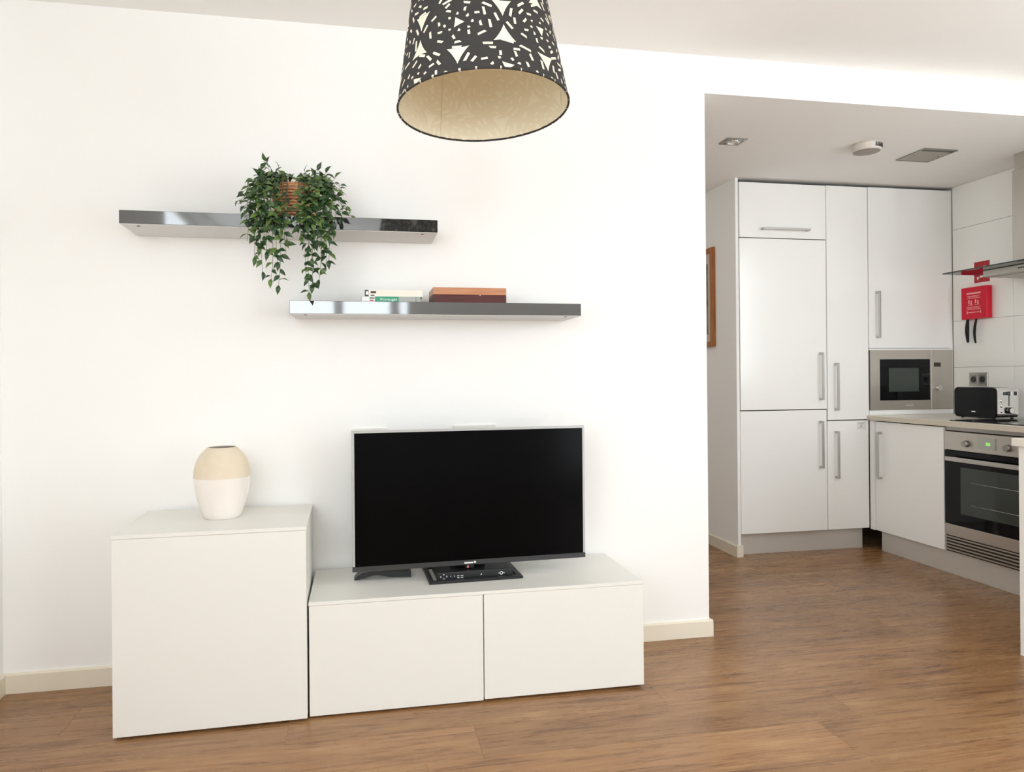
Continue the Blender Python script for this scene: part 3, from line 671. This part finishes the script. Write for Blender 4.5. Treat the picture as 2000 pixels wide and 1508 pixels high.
def leaf_bm(L_=0.0300, W_=0.0160):
    bm = bmesh.new(); mid, le, ri = [], [], []
    for t_, w in ((0.0, 0.06), (0.18, 0.62), (0.42, 1.0), (0.68, 0.72), (0.88, 0.28)):
        zc = 0.10*L_*math.sin(PI*t_)-0.16*L_*t_*t_
        mid.append(bm.verts.new((L_*t_, 0, zc))); le.append(bm.verts.new((L_*t_, W_*w/2, zc+0.0022*w))); ri.append(bm.verts.new((L_*t_, -W_*w/2, zc+0.0022*w)))
    tip = bm.verts.new((L_*1.06, 0, -0.17*L_))
    for i in range(4):
        bm.faces.new((mid[i], mid[i+1], le[i+1], le[i])); bm.faces.new((mid[i], ri[i], ri[i+1], mid[i+1]))
    bm.faces.new((mid[4], tip, le[4])); bm.faces.new((mid[4], ri[4], tip))
    for f in bm.faces: f.smooth = True
    return bm
def leaf_matrix(p, d, s):
    up_ = Vector((rp_.uniform(-0.5, 0.5), -rp_.uniform(0.35, 1.0), rp_.uniform(0.1, 0.9))); yv = up_.cross(d)
    if yv.length < 1e-3: yv = Vector((1, 0, 0)).cross(d)
    yv.normalize(); zv = d.cross(yv).normalized()
    M = Matrix(((d.x, yv.x, zv.x, p.x), (d.y, yv.y, zv.y, p.y), (d.z, yv.z, zv.z, p.z), (0, 0, 0, 1)))
    return M @ Matrix.Scale(s, 4)
leaf_spots.sort(key=lambda q: q[3])
bm = leaf_bm(); leaf_me = bpy.data.meshes.new('leaf'); bm.to_mesh(leaf_me); bm.free(); leaf_me.materials.append(MATS['leaf'])
rest = bmesh.new(); n_leaf = 0
for i, (p, d, s, key) in enumerate(leaf_spots):
    if p.y > 0.095: p.y = 0.095
    if -0.058 < p.x < 0.030 and -0.005 < p.z < 0.135 and rp_.random() < 0.75: continue
    if 0.030 <= p.x < 0.075 and 0.07 < p.z < 0.135 and rp_.random() < 0.55: continue
    if rp_.random() < 0.13: continue
    M = leaf_matrix(p, d, s)
    n_leaf += 1
    if n_leaf <= 300:
        o = bpy.data.objects.new('leaf', leaf_me); COL.objects.link(o); o.parent = pl; o.matrix_local = M
    else: merge(rest, leaf_bm(), M)
fo = pll('foliage', rest, 'leaf', recalc=False); fo['kind'] = 'stuff'

# ------------------------------------------------------------------ kitchen, tall units on the back wall
YD = 1.160           # plane of the door fronts
def bar_handle(parent, axis, c0, c1, fixed, z_or_x, out, horizontal=False):
    """flat bar handle on two short posts; axis 'y' = front faces -Y, 'x' = front faces -X"""
    bm = bmesh.new(); a0, a1 = c0, c1; w = 0.0065
    def bx(u0, u1, d0, d1, v0, v1, bev=0.0):
        if axis == 'y': add_box(bm, u0, u1, fixed-d1, fixed-d0, v0, v1, bev)
        else: add_box(bm, fixed-d1, fixed-d0, u0, u1, v0, v1, bev)
    if horizontal:
        bx(a0, a1, 0.024, 0.034, z_or_x-w, z_or_x+w, 0.001); bx(a0, a0+0.014, 0, 0.026, z_or_x-w, z_or_x+w); bx(a1-0.014, a1, 0, 0.026, z_or_x-w, z_or_x+w)
    else:
        bx(z_or_x-w, z_or_x+w, 0.024, 0.034, a0, a1, 0.001); bx(z_or_x-w, z_or_x+w, 0, 0.026, a0, a0+0.014); bx(z_or_x-w, z_or_x+w, 0, 0.026, a1-0.014, a1)
    return obj('handle', bm, 'handle_metal', parent)
def kdoor(parent, x0, x1, z0, z1):
    return obj('door', box(x0, x1, YD, YD+0.018, z0, z1, 0.0012), 'gloss_white', parent)
t = thing('fridge_cabinet', 'widest tall glossy white cabinet, three doors, beside partition end', 'cabinet', (3.44, 1.47, 0), 'tall white kitchen cabinets')
obj('carcass', box(3.134, 3.747, YD+0.022, 1.795, 0.138, 2.366), 'gap_dark', t)
d = kdoor(t, 3.1385, 3.7455, 2.0125, 2.3600); bar_handle(d, 'y', 3.286, 3.616, YD, 2.066, None, True)
d = kdoor(t, 3.1370, 3.7440, 0.9200, 2.0070); bar_handle(d, 'y', 0.978, 1.284, YD, 3.696, None)
d = kdoor(t, 3.1340, 3.7400, 0.1400, 0.9140); bar_handle(d, 'y', 0.541, 0.844, YD, 3.692, None)
t = thing('larder_cabinet', 'narrow tall glossy white cabinet with two doors beside the microwave', 'cabinet', (3.90, 1.47, 0), 'tall white kitchen cabinets')
obj('carcass', box(3.748, 4.046, YD+0.022, 1.795, 0.138, 2.368), 'gap_dark', t)
d = kdoor(t, 3.7500, 4.0500, 0.8470, 2.3620); bar_handle(d, 'y', 0.910, 1.215, YD, 3.805, None)
d = kdoor(t, 3.7460, 4.0460, 0.1400, 0.8410); bar_handle(d, 'y', 0.471, 0.776, YD, 3.804, None)
nt_ = obj('notice_sticker', box(3.960, 4.028, YD-0.0006, YD, 0.781, 0.832), 'book_white', d)
bm = bmesh.new(); add_box(bm, 3.964, 4.022, YD-0.001, YD-0.0006, 0.824, 0.8275); add_box(bm, 3.970, 4.010, YD-0.001, YD-0.0006, 0.817, 0.8195)
merge(bm, cyl((3.990, YD-0.001, 0.806), (3.990, YD-0.0006, 0.806), 0.0055, 14)); add_box(bm, 3.965, 4.005, YD-0.001, YD-0.0006, 0.7935, 0.7955)
obj('notice_print', bm, 'grey_print', nt_ if False else d)
t = thing('upper_cabinet', 'glossy white upper cabinet above the built-in microwave', 'cabinet', (4.37, 1.47, 0), 'tall white kitchen cabinets')
obj('carcass', box(4.055, 4.688, YD+0.022, 1.795, 1.300, 2.368), 'gap_dark', t)
d = kdoor(t, 4.0560, 4.6780, 1.3115, 2.3640); bar_handle(d, 'y', 1.377, 1.682, YD, 4.112, None)
obj('bottom_board', box(4.055, 4.690, YD, 1.795, 1.298, 1.3095, 0.001), 'gloss_white', t)
obj('side_panel', box(4.6795, 4.689, YD, 1.795, 0.8985, 1.2975, 0.0008), 'gloss_white', t)
obj('side_panel', box(4.6795, 4.689, YD, 1.795, 1.3097, 2.366, 0.0008), 'gloss_white', t)
obj('lower_board', box(4.0535, 4.690, YD-0.002, 1.795, 0.8735, 0.9045, 0.001), 'gloss_white', t)
# built-in microwave
t = thing('microwave', 'built-in stainless steel microwave with black window and round knob', 'microwave', (4.367, 1.45, 0.905))
YM = 1.152
obj('casing', box(4.058, 4.677, YM+0.012, 1.70, 0.906, 1.2970), 'steel_dark', t)
bm = bmesh.new()
for a in ((4.056, 4.126, 0.9055, 1.2975), (4.5045, 4.513, 0.9675, 1.2380), (4.126, 4.513, 1.2380, 1.2975), (4.126, 4.513, 0.9055, 0.9675)): add_box(bm, a[0], a[1], YM, YM+0.012, a[2], a[3])
obj('front_frame', bm, 'steel', t)
obj('control_panel', box(4.5145, 4.6785, YM, YM+0.012, 0.9055, 1.2975, 0.0008), 'steel', t)
dr = obj('door_glass', box(4.127, 4.5040, YM+0.001, YM+0.011, 0.9680, 1.2375), 'black_glass', t)
obj('window', box(4.193, 4.418, YM+0.0004, YM+0.001, 1.0250, 1.1800), 'inner_glass', dr)
obj('display', box(4.534, 4.586, YM-0.0008, YM, 1.187, 1.2150), 'lcd_dark', t)
kb = obj('knob', cyl((4.563, YM-0.020, 1.047), (4.563, YM, 1.047), 0.0175, 24, 0.019), 'chrome', t)
bm = bmesh.new()
for k in range(5): add_box(bm, 4.578, 4.584, YM-0.0006, YM, 1.095+k*0.014, 1.103+k*0.014)
add_box(bm, 4.536, 4.588, YM-0.0006, YM, 1.0155, 1.0170)
obj('panel_marks', bm, 'grey_print', t)
bm = bmesh.new()
for k in range(6): add_box(bm, 4.318+k*0.0095, 4.325+k*0.0095, YM-0.0006, YM, 0.932, 0.937)
obj('logo', bm, 'white_print', t)
# plinths
o = obj('plinth', box(3.140, 4.032, 1.208, 1.224, 0.0, 0.1365, 0.0008), 'plinth_steel'); tag(o, 'brushed steel plinth below the tall white kitchen cabinets', 'plinth')
o = obj('plinth', box(4.094, 4.110, -0.420, 1.110, 0.0, 0.1300, 0.0008), 'plinth_steel'); tag(o, 'brushed steel plinth below the oven and base cabinet', 'plinth')

# ------------------------------------------------------------------ kitchen, right-hand run
XD = 4.060
o = bmesh.new(); add_box(o, 4.036, 4.688, -0.4235, 1.1575, 0.8425, 0.8730, 0.0015)
ct = thing('countertop', 'pale beige laminate worktop with cooktop and toaster on it', 'countertop', (4.36, 0.37, 0.8425))
obj('slab', o, 'counter_laminate', ct)
obj('edge_band', box(4.0345, 4.036, -0.4235, 1.1575, 0.8430, 0.8722), 'counter_edge', ct)
t = thing('base_cabinet', 'white kitchen base cabinet with one door left of the oven', 'cabinet', (4.37, 0.86, 0))
obj('carcass', box(XD+0.022, 4.688, 0.594, 1.156, 0.131, 0.8420), 'gap_dark', t)
obj('corner_filler', box(4.0515, XD+0.012, 1.1230, 1.1590, 0.133, 0.8400, 0.0008), 'gloss_white', t)
d = obj('door', box(XD, XD+0.018, 0.5960, 1.1180, 0.1330, 0.8350, 0.0012), 'gloss_white', t); bar_handle(d, 'x', 0.470, 0.771, XD, 1.068, None)
# built-in oven
OY0, OY1 = -0.004, 0.589
t = thing('oven', 'built-in stainless steel oven with black glass door and two knobs', 'oven', (4.37, 0.29, 0.12))
obj('casing', box(XD+0.022, 4.66, OY0+0.01, OY1-0.004, 0.150, 0.838), 'gap_dark', t)
obj('top_rail', box(XD+0.012, XD+0.022, OY0, OY1, 0.8200, 0.8400), 'steel_dark', t)
cp = obj('control_panel', box(XD, XD+0.020, OY0, OY1, 0.7110, 0.8145, 0.001), 'steel', t)
for ky in (0.444, 0.199, ):
    k_ = obj('knob', cyl((XD-0.020, ky, 0.7535), (XD, ky, 0.7535), 0.0165, 22, 0.0185), 'steel_dark', t)
obj('display_window', box(XD-0.001, XD, 0.272, 0.378, 0.7340, 0.7930), 'display_grey', t)
obj('clock_digits', box(XD-0.0016, XD-0.001, 0.300, 0.326, 0.7540, 0.7720), 'led_green', t)
obj('display_edge', box(XD-0.0025, XD, 0.2660, 0.2715, 0.7330, 0.7940), 'steel_dark', t)
bm = bmesh.new(); add_box(bm, XD-0.0006, XD, 0.470, 0.476, 0.780, 0.786); add_box(bm, XD-0.0006, XD, 0.420, 0.424, 0.782, 0.786); obj('panel_marks', bm, 'grey_print', t)
dr = obj('door_glass', box(XD, XD+0.020, OY0, OY1, 0.2925, 0.7080, 0.001), 'black_glass', t)
obj('window', box(XD-0.0005, XD, 0.085, 0.485, 0.3600, 0.6200), 'inner_glass', dr)  # lighter grey than the door stands in for a reflected white panel
for rz in (0.4170, 0.5400): obj('rack_bar', cyl((XD-0.0012, 0.110, rz), (XD-0.0012, 0.420, rz), 0.0013, 8), 'steel', dr)
bm = bmesh.new(); add_box(bm, XD-0.040, XD-0.030, 0.045, 0.548, 0.6520, 0.6760, 0.0015); add_box(bm, XD-0.030, XD, 0.060, 0.078, 0.656, 0.672); add_box(bm, XD-0.030, XD, 0.515, 0.533, 0.656, 0.672)
obj('handle', bm, 'handle_metal', dr)
obj('lower_panel', box(XD, XD+0.020, OY0, OY1, 0.2270, 0.2905, 0.001), 'steel', t)
obj('vent_recess', box(XD+0.014, XD+0.021, OY0, OY1, 0.1330, 0.2260), 'gap_dark', t)
for k in range(5):
    z_ = 0.1425+k*0.0176
    obj('vent_slat', prism([(XD+0.001, z_), (XD+0.010, z_+0.003), (XD+0.010, z_+0.0100), (XD+0.001, z_+0.0080)], 'y', OY0, OY1), 'steel', t)
# units beyond the oven, mostly hidden by the peninsula
t = thing('base_cabinet', 'white base cabinet between the oven and the peninsula', 'cabinet', (4.37, -0.21, 0))
obj('carcass', box(XD+0.022, 4.688, -0.4235, -0.008, 0.131, 0.842), 'gap_dark', t)
obj('door', box(XD, XD+0.018, -0.4230, -0.0080, 0.1330, 0.8350, 0.0012), 'gloss_white', t)
# cooktop
t = thing('cooktop', 'thin black glass cooktop set in the beige worktop', 'cooktop', (4.36, 0.29, 0.873))
obj('glass_plate', box(4.080, 4.590, -0.005, 0.575, 0.8731, 0.8775, 0.0012), 'black_glass', t)
bm = bmesh.new()
for cx, cy, r_ in ((4.21, 0.43, 0.09), (4.46, 0.43, 0.075), (4.21, 0.14, 0.075), (4.46, 0.14, 0.09)):
    for i in range(40):
        a0, a1 = 2*PI*i/40, 2*PI*(i+1)/40; vs = [bm.verts.new((cx+rr_*math.cos(a), cy+rr_*math.sin(a), 0.8778)) for rr_, a in ((r_, a0), (r_, a1), (r_-0.0015, a1), (r_-0.0015, a0))]; bm.faces.new(vs)
obj('zone_rings', bm, 'grey_print', t)
# toaster
TZ = 0.8742; tx0, tx1, ty0, ty1 = 4.385, 4.530, 0.560, 0.830
t = thing('toaster', 'chrome and black two-slot toaster standing on the worktop', 'toaster', (4.46, 0.69, TZ))
def rr_box(axis, u0, u1, v0, v1, r_, a0, a1):
    bm = prism(round_rect(u0, u1, v0, v1, r_), axis, a0, a1); return bm
obj('black_side', rr_box('x', ty0-0.002, ty1+0.004, TZ+0.005, TZ+0.184, 0.026, tx0-0.012, tx0), 'toaster_black', t)
obj('black_side', rr_box('x', ty0+0.012, ty1+0.004, TZ+0.009, TZ+0.180, 0.026, tx1, tx1+0.008), 'toaster_black', t)
obj('chrome_body', rr_box('x', ty0, ty1, TZ+0.007, TZ+0.182, 0.024, tx0+0.0003, tx1-0.0003), 'chrome', t)
obj('lever_slot', box(tx0+0.078, tx0+0.084, ty0-0.0008, ty0+0.001, TZ+0.075, TZ+0.155), 'black_plastic', t)
lv = obj('lever', box(tx0+0.066, tx0+0.112, ty0-0.024, ty0-0.001, TZ+0.138, TZ+0.160, 0.003), 'black_plastic', t)
obj('lever_tip', box(tx0+0.064, tx0+0.086, ty0-0.028, ty0-0.0245, TZ+0.138, TZ+0.160, 0.002), 'chrome', lv)
kb = obj('browning_knob', cyl((tx0+0.082, ty0-0.018, TZ+0.050), (tx0+0.082, ty0-0.0005, TZ+0.050), 0.0185, 22), 'black_plastic', t)
obj('knob_cap', cyl((tx0+0.082, ty0-0.0195, TZ+0.050), (tx0+0.082, ty0-0.0182, TZ+0.050), 0.0160, 22), 'chrome', kb)
for k in range(3):
    obj('button', cyl((tx0+0.034, ty0-0.006, TZ+0.046+k*0.030), (tx0+0.034, ty0-0.0003, TZ+0.046+k*0.030), 0.0085, 16), 'chrome', t)
for k in range(2): obj('bread_slot', box(tx0+0.035+k*0.055, tx0+0.060+k*0.055, ty0+0.03, ty1-0.03, TZ+0.1815, TZ+0.1826), 'black_plastic', t)
for fx_ in (tx0+0.012, tx1-0.012):
    for fy in (ty0+0.03, ty1-0.03): obj('foot', cyl((fx_, fy, TZ-0.0012), (fx_, fy, TZ+0.0075), 0.008, 12), 'black_plastic', t)
obj('logo', box(tx0-0.0126, tx0-0.012, 0.690, 0.716, TZ+0.036, TZ+0.043), 'white_print', t)
# double socket on the tiles
XT = XR-0.011
t = thing('wall_socket', 'double grey metal socket on the kitchen tiles above the toaster', 'socket', (XT, 0.964, 1.058))
obj('plate', box(XT-0.009, XT, 0.897, 1.031, 1.0580, 1.1460, 0.002), 'steel', t)
for cy in (0.996, 0.932):
    obj('insert', box(XT-0.0105, XT-0.009, cy-0.026, cy+0.026, 1.075, 1.129, 0.002), 'steel_dark', t)
    obj('outlet', cyl((XT-0.0112, cy, 1.102), (XT-0.0105, cy, 1.102), 0.0195, 20), 'dark_plastic', t)
# fire-blanket box
t = thing('fire_blanket_box', 'red wall-mounted fire blanket box with two black pull straps', 'fire blanket', (XT-0.02, 0.957, 1.49))
bm = prism(round_rect(XT-0.046, XT, 0.862, 1.052, 0.012, 3), 'z', 1.4900, 1.6930); obj('case', bm, 'red_paint', t)
XB = XT-0.0464
bm = bmesh.new(); add_box(bm, XB-0.0004, XB+0.0004, 0.905, 1.005, 1.6480, 1.6580)
for z_, a0, a1 in ((1.636, 0.910, 1.004), (1.630, 0.925, 0.995), (1.622, 0.905, 1.004), (1.566, 0.903, 1.010), (1.558, 0.912, 1.000), (1.550, 0.903, 1.010)): add_box(bm, XB-0.0004, XB+0.0004, a0, a1, z_-0.0014, z_+0.0014)
for cy in (0.980, 0.932):
    add_box(bm, XB-0.0004, XB+0.0004, cy-0.016, cy+0.016, 1.578, 1.581); add_box(bm, XB-0.0004, XB+0.0004, cy-0.012, cy-0.004, 1.581, 1.606); add_box(bm, XB-0.0004, XB+0.0004, cy+0.004, cy+0.013, 1.588, 1.612)
for a0, a1 in ((0.998, 1.004), (0.902, 0.908)): add_box(bm, XB-0.0004, XB+0.0004, a0, a1, 1.523, 1.540)
add_box(bm, XB-0.0004, XB+0.0004, 0.912, 0.994, 1.5290, 1.5340)
obj('printed_instructions', bm, 'pink_print', t)
for cy, w, ln, sw in ((1.020, 0.027, 0.150, 0.000), (0.957, 0.017, 0.156, 0.010)):
    bm = bmesh.new(); pr = None
    for k in range(9):
        u = k/8; z_ = 1.4905-ln*u; ww = w*(0.72+0.36*math.sin(PI*min(u*1.1, 1.0)))*(0.75 if u > 0.95 else 1)/2; yy = cy+sw*math.sin(u*2.4); xx = XT-0.024-0.006*math.sin(PI*u)
        cur = [bm.verts.new((xx+dx, yy+s_*ww, z_)) for dx, s_ in ((-0.0015, -1), (-0.0015, 1), (0.0015, 1), (0.0015, -1))]
        if pr:
            for j in range(4): bm.faces.new((pr[j], pr[(j+1) % 4], cur[(j+1) % 4], cur[j]))
        else: bm.faces.new(cur)
        pr = cur
    bm.faces.new(pr); obj('pull_strap', bm, 'black_fabric', t)
# red safety sign
t = thing('safety_sign', 'dark red safety sign with white symbols above the fire blanket box', 'sign', (XT, 0.937, 1.722))
obj('plate', box(XT-0.002, XT, 0.883, 0.991, 1.7220, 1.8550), 'red_sign', t)
bm = bmesh.new(); xs = XT-0.0026
for a0, a1, z0, z1 in ((0.892, 0.925, 1.808, 1.815), (0.910, 0.926, 1.815, 1.824), (0.888, 0.902, 1.817, 1.822), (0.955, 0.972, 1.748, 1.757), (0.930, 0.950, 1.752, 1.764), (0.962, 0.969, 1.738, 1.748), (0.890, 0.922, 1.756, 1.762), (0.935, 0.943, 1.764, 1.772), (0.950, 0.958, 1.795, 1.806), (0.900, 0.945, 1.782, 1.787)):
    add_box(bm, xs, XT-0.002, a0, a1, z0, z1)
obj('symbols', bm, 'white_print', t)
# extractor hood
t = thing('extractor_hood', 'glass and steel extractor hood over the cooktop', 'hood', (4.45, 0.284, 1.69))
g = obj('glass_canopy', box(4.200, 4.686, -0.166, 0.734, 1.7300, 1.7370), 'hood_glass', t)
bm = bmesh.new(); add_box(bm, 4.1988, 4.2000, -0.166, 0.734, 1.7298, 1.7372); obj('polished_edge', bm, 'glass_edge', g)
obj('motor_body', box(4.305, 4.686, 0.000, 0.570, 1.6900, 1.7295, 0.004), 'steel', t)
obj('filter_panel', box(4.330, 4.660, 0.030, 0.540, 1.6860, 1.6898), 'steel_dark', t)
bm = bmesh.new()
for k in range(4): add_box(bm, 4.3044, 4.305, 0.345-k*0.0135, 0.355-k*0.0135, 1.7080, 1.7155)
obj('logo', bm, 'dark_print', t)
obj('chimney', box(4.440, 4.686, 0.070, 0.502, 1.7375, 2.2900, 0.0015), 'steel', t)
obj('chimney_upper', box(4.445, 4.686, 0.076, 0.496, 2.2902, HK-0.0005, 0.001), 'steel', t)
# peninsula
t = thing('peninsula', 'white kitchen peninsula end with cream worktop at the right edge', 'peninsula', (4.04, -0.74, 0))
obj('end_panel', box(3.400, 3.420, -1.060, -0.4430, 0.0, 0.8440, 0.001), 'kitchen_panel', t)
obj('carcass', box(3.4205, 4.688, -1.050, -0.4500, 0.0, 0.8440), 'kitchen_panel', t)
obj('worktop', box(3.384, 4.688, -1.075, -0.4260, 0.8445, 0.8770, 0.002), 'counter_laminate', t)

# picture on the partition
t = thing('framed_picture', 'wood framed picture hanging in the hallway behind the wall end', 'picture', (3.1, 1.66, 1.334))
fy0, fy1, fz0, fz1, fw = 1.404, 1.93, 1.3345, 1.9965, 0.040
bm = bmesh.new()
for a in ((fy0, fy0+fw, fz0, fz1), (fy1-fw, fy1, fz0, fz1), (fy0+fw, fy1-fw, fz0, fz0+0.034), (fy0+fw, fy1-fw, fz1-0.034, fz1)): add_box(bm, 3.086, 3.1078, a[0], a[1], a[2], a[3], 0.003)
obj('frame', bm, 'frame_wood', t)
obj('mount', box(3.100, 3.106, fy0+fw, fy1-fw, fz0+0.034, fz1-0.034), 'mount_card', t)
obj('print', box(3.0992, 3.100, fy0+fw+0.045, fy1-fw-0.045, fz0+0.085, fz1-0.10), 'picture_print', t)

# ceiling fittings in the kitchen
t = thing('recessed_spotlight', 'small square metal recessed spotlight near the wall end', 'spotlight', (2.738, 0.545, HK))
bm = bmesh.new(); x0, x1, y0, y1 = 2.682, 2.794, 0.497, 0.592
for a in ((x0, x1, y0, y0+0.014), (x0, x1, y1-0.014, y1), (x0, x0+0.014, y0+0.014, y1-0.014), (x1-0.014, x1, y0+0.014, y1-0.014)): add_box(bm, a[0], a[1], a[2], a[3], HK-0.006, HK, 0.0008)
obj('frame', bm, 'steel_dark', t)
obj('plate', box(x0+0.014, x1-0.014, y0+0.014, y1-0.014, HK-0.003, HK), 'steel', t)
bm = lathe([(0.034, 0), (0.034, -0.006), (0.026, -0.007), (0.018, -0.003)], 28); bmesh.ops.translate(bm, vec=(2.738, 0.545, HK-0.003), verts=bm.verts); obj('lamp_ring', bm, 'chrome', t)
obj('lens', cyl((2.738, 0.545, HK-0.0062), (2.738, 0.545, HK-0.0035), 0.020, 20), 'plastic_white', t)
t = thing('smoke_detector', 'white round smoke detector on the kitchen ceiling', 'smoke detector', (3.486, 0.482, HK))
sx, sy = 3.486, 0.482
bm = lathe([(0.074, 0), (0.075, -0.010), (0.072, -0.030), (0.066, -0.040)], 40, cap_bottom=True); bmesh.ops.translate(bm, vec=(sx, sy, HK), verts=bm.verts); obj('housing', bm, 'detector_plastic', t)
bm = lathe([(0.066, -0.0402), (0.058, -0.0425), (0.020, -0.0430)], 40, cap_top=True); bmesh.ops.translate(bm, vec=(sx, sy, HK), verts=bm.verts); obj('underside', bm, 'underside_shade_grey', t)  # shade of the downward face put into a greyer colour than the housing
for k in range(7):
    a = -1.62+k*0.135; cx, cy = sx+0.0735*math.cos(a), sy+0.0735*math.sin(a)
    bm = box(-0.004, 0.0030, -0.0021, 0.0021, -0.030, -0.008); bmesh.ops.transform(bm, matrix=Matrix.Translation((cx, cy, HK)) @ Matrix.Rotation(a, 4, 'Z'), verts=bm.verts); obj('vent_slot', bm, 'dark_plastic', t)
t = thing('access_panel', 'square grey metal access panel in the kitchen ceiling', 'access panel', (3.952, 0.583, HK))
x0, x1, y0, y1 = 3.845, 4.060, 0.480, 0.686
bm = bmesh.new()
for a in ((x0, x1, y0, y0+0.006), (x0, x1, y1-0.006, y1), (x0, x0+0.006, y0+0.006, y1-0.006), (x1-0.006, x1, y0+0.006, y1-0.006)): add_box(bm, a[0], a[1], a[2], a[3], HK-0.007, HK, 0.0008)
obj('frame', bm, 'steel_dark', t)
obj('panel', box(x0+0.006, x1-0.006, y0+0.042, y1-0.006, HK-0.005, HK), 'panel_grey', t)
obj('slot', box(x0+0.02, x1-0.006, y0+0.006, y0+0.042, HK-0.002, HK), 'lcd_dark', t)
for cx in (x0+0.03, x1-0.03): obj('screw', cyl((cx, 0.585, HK-0.0062), (cx, 0.585, HK-0.005), 0.004, 10), 'dark_print', t)
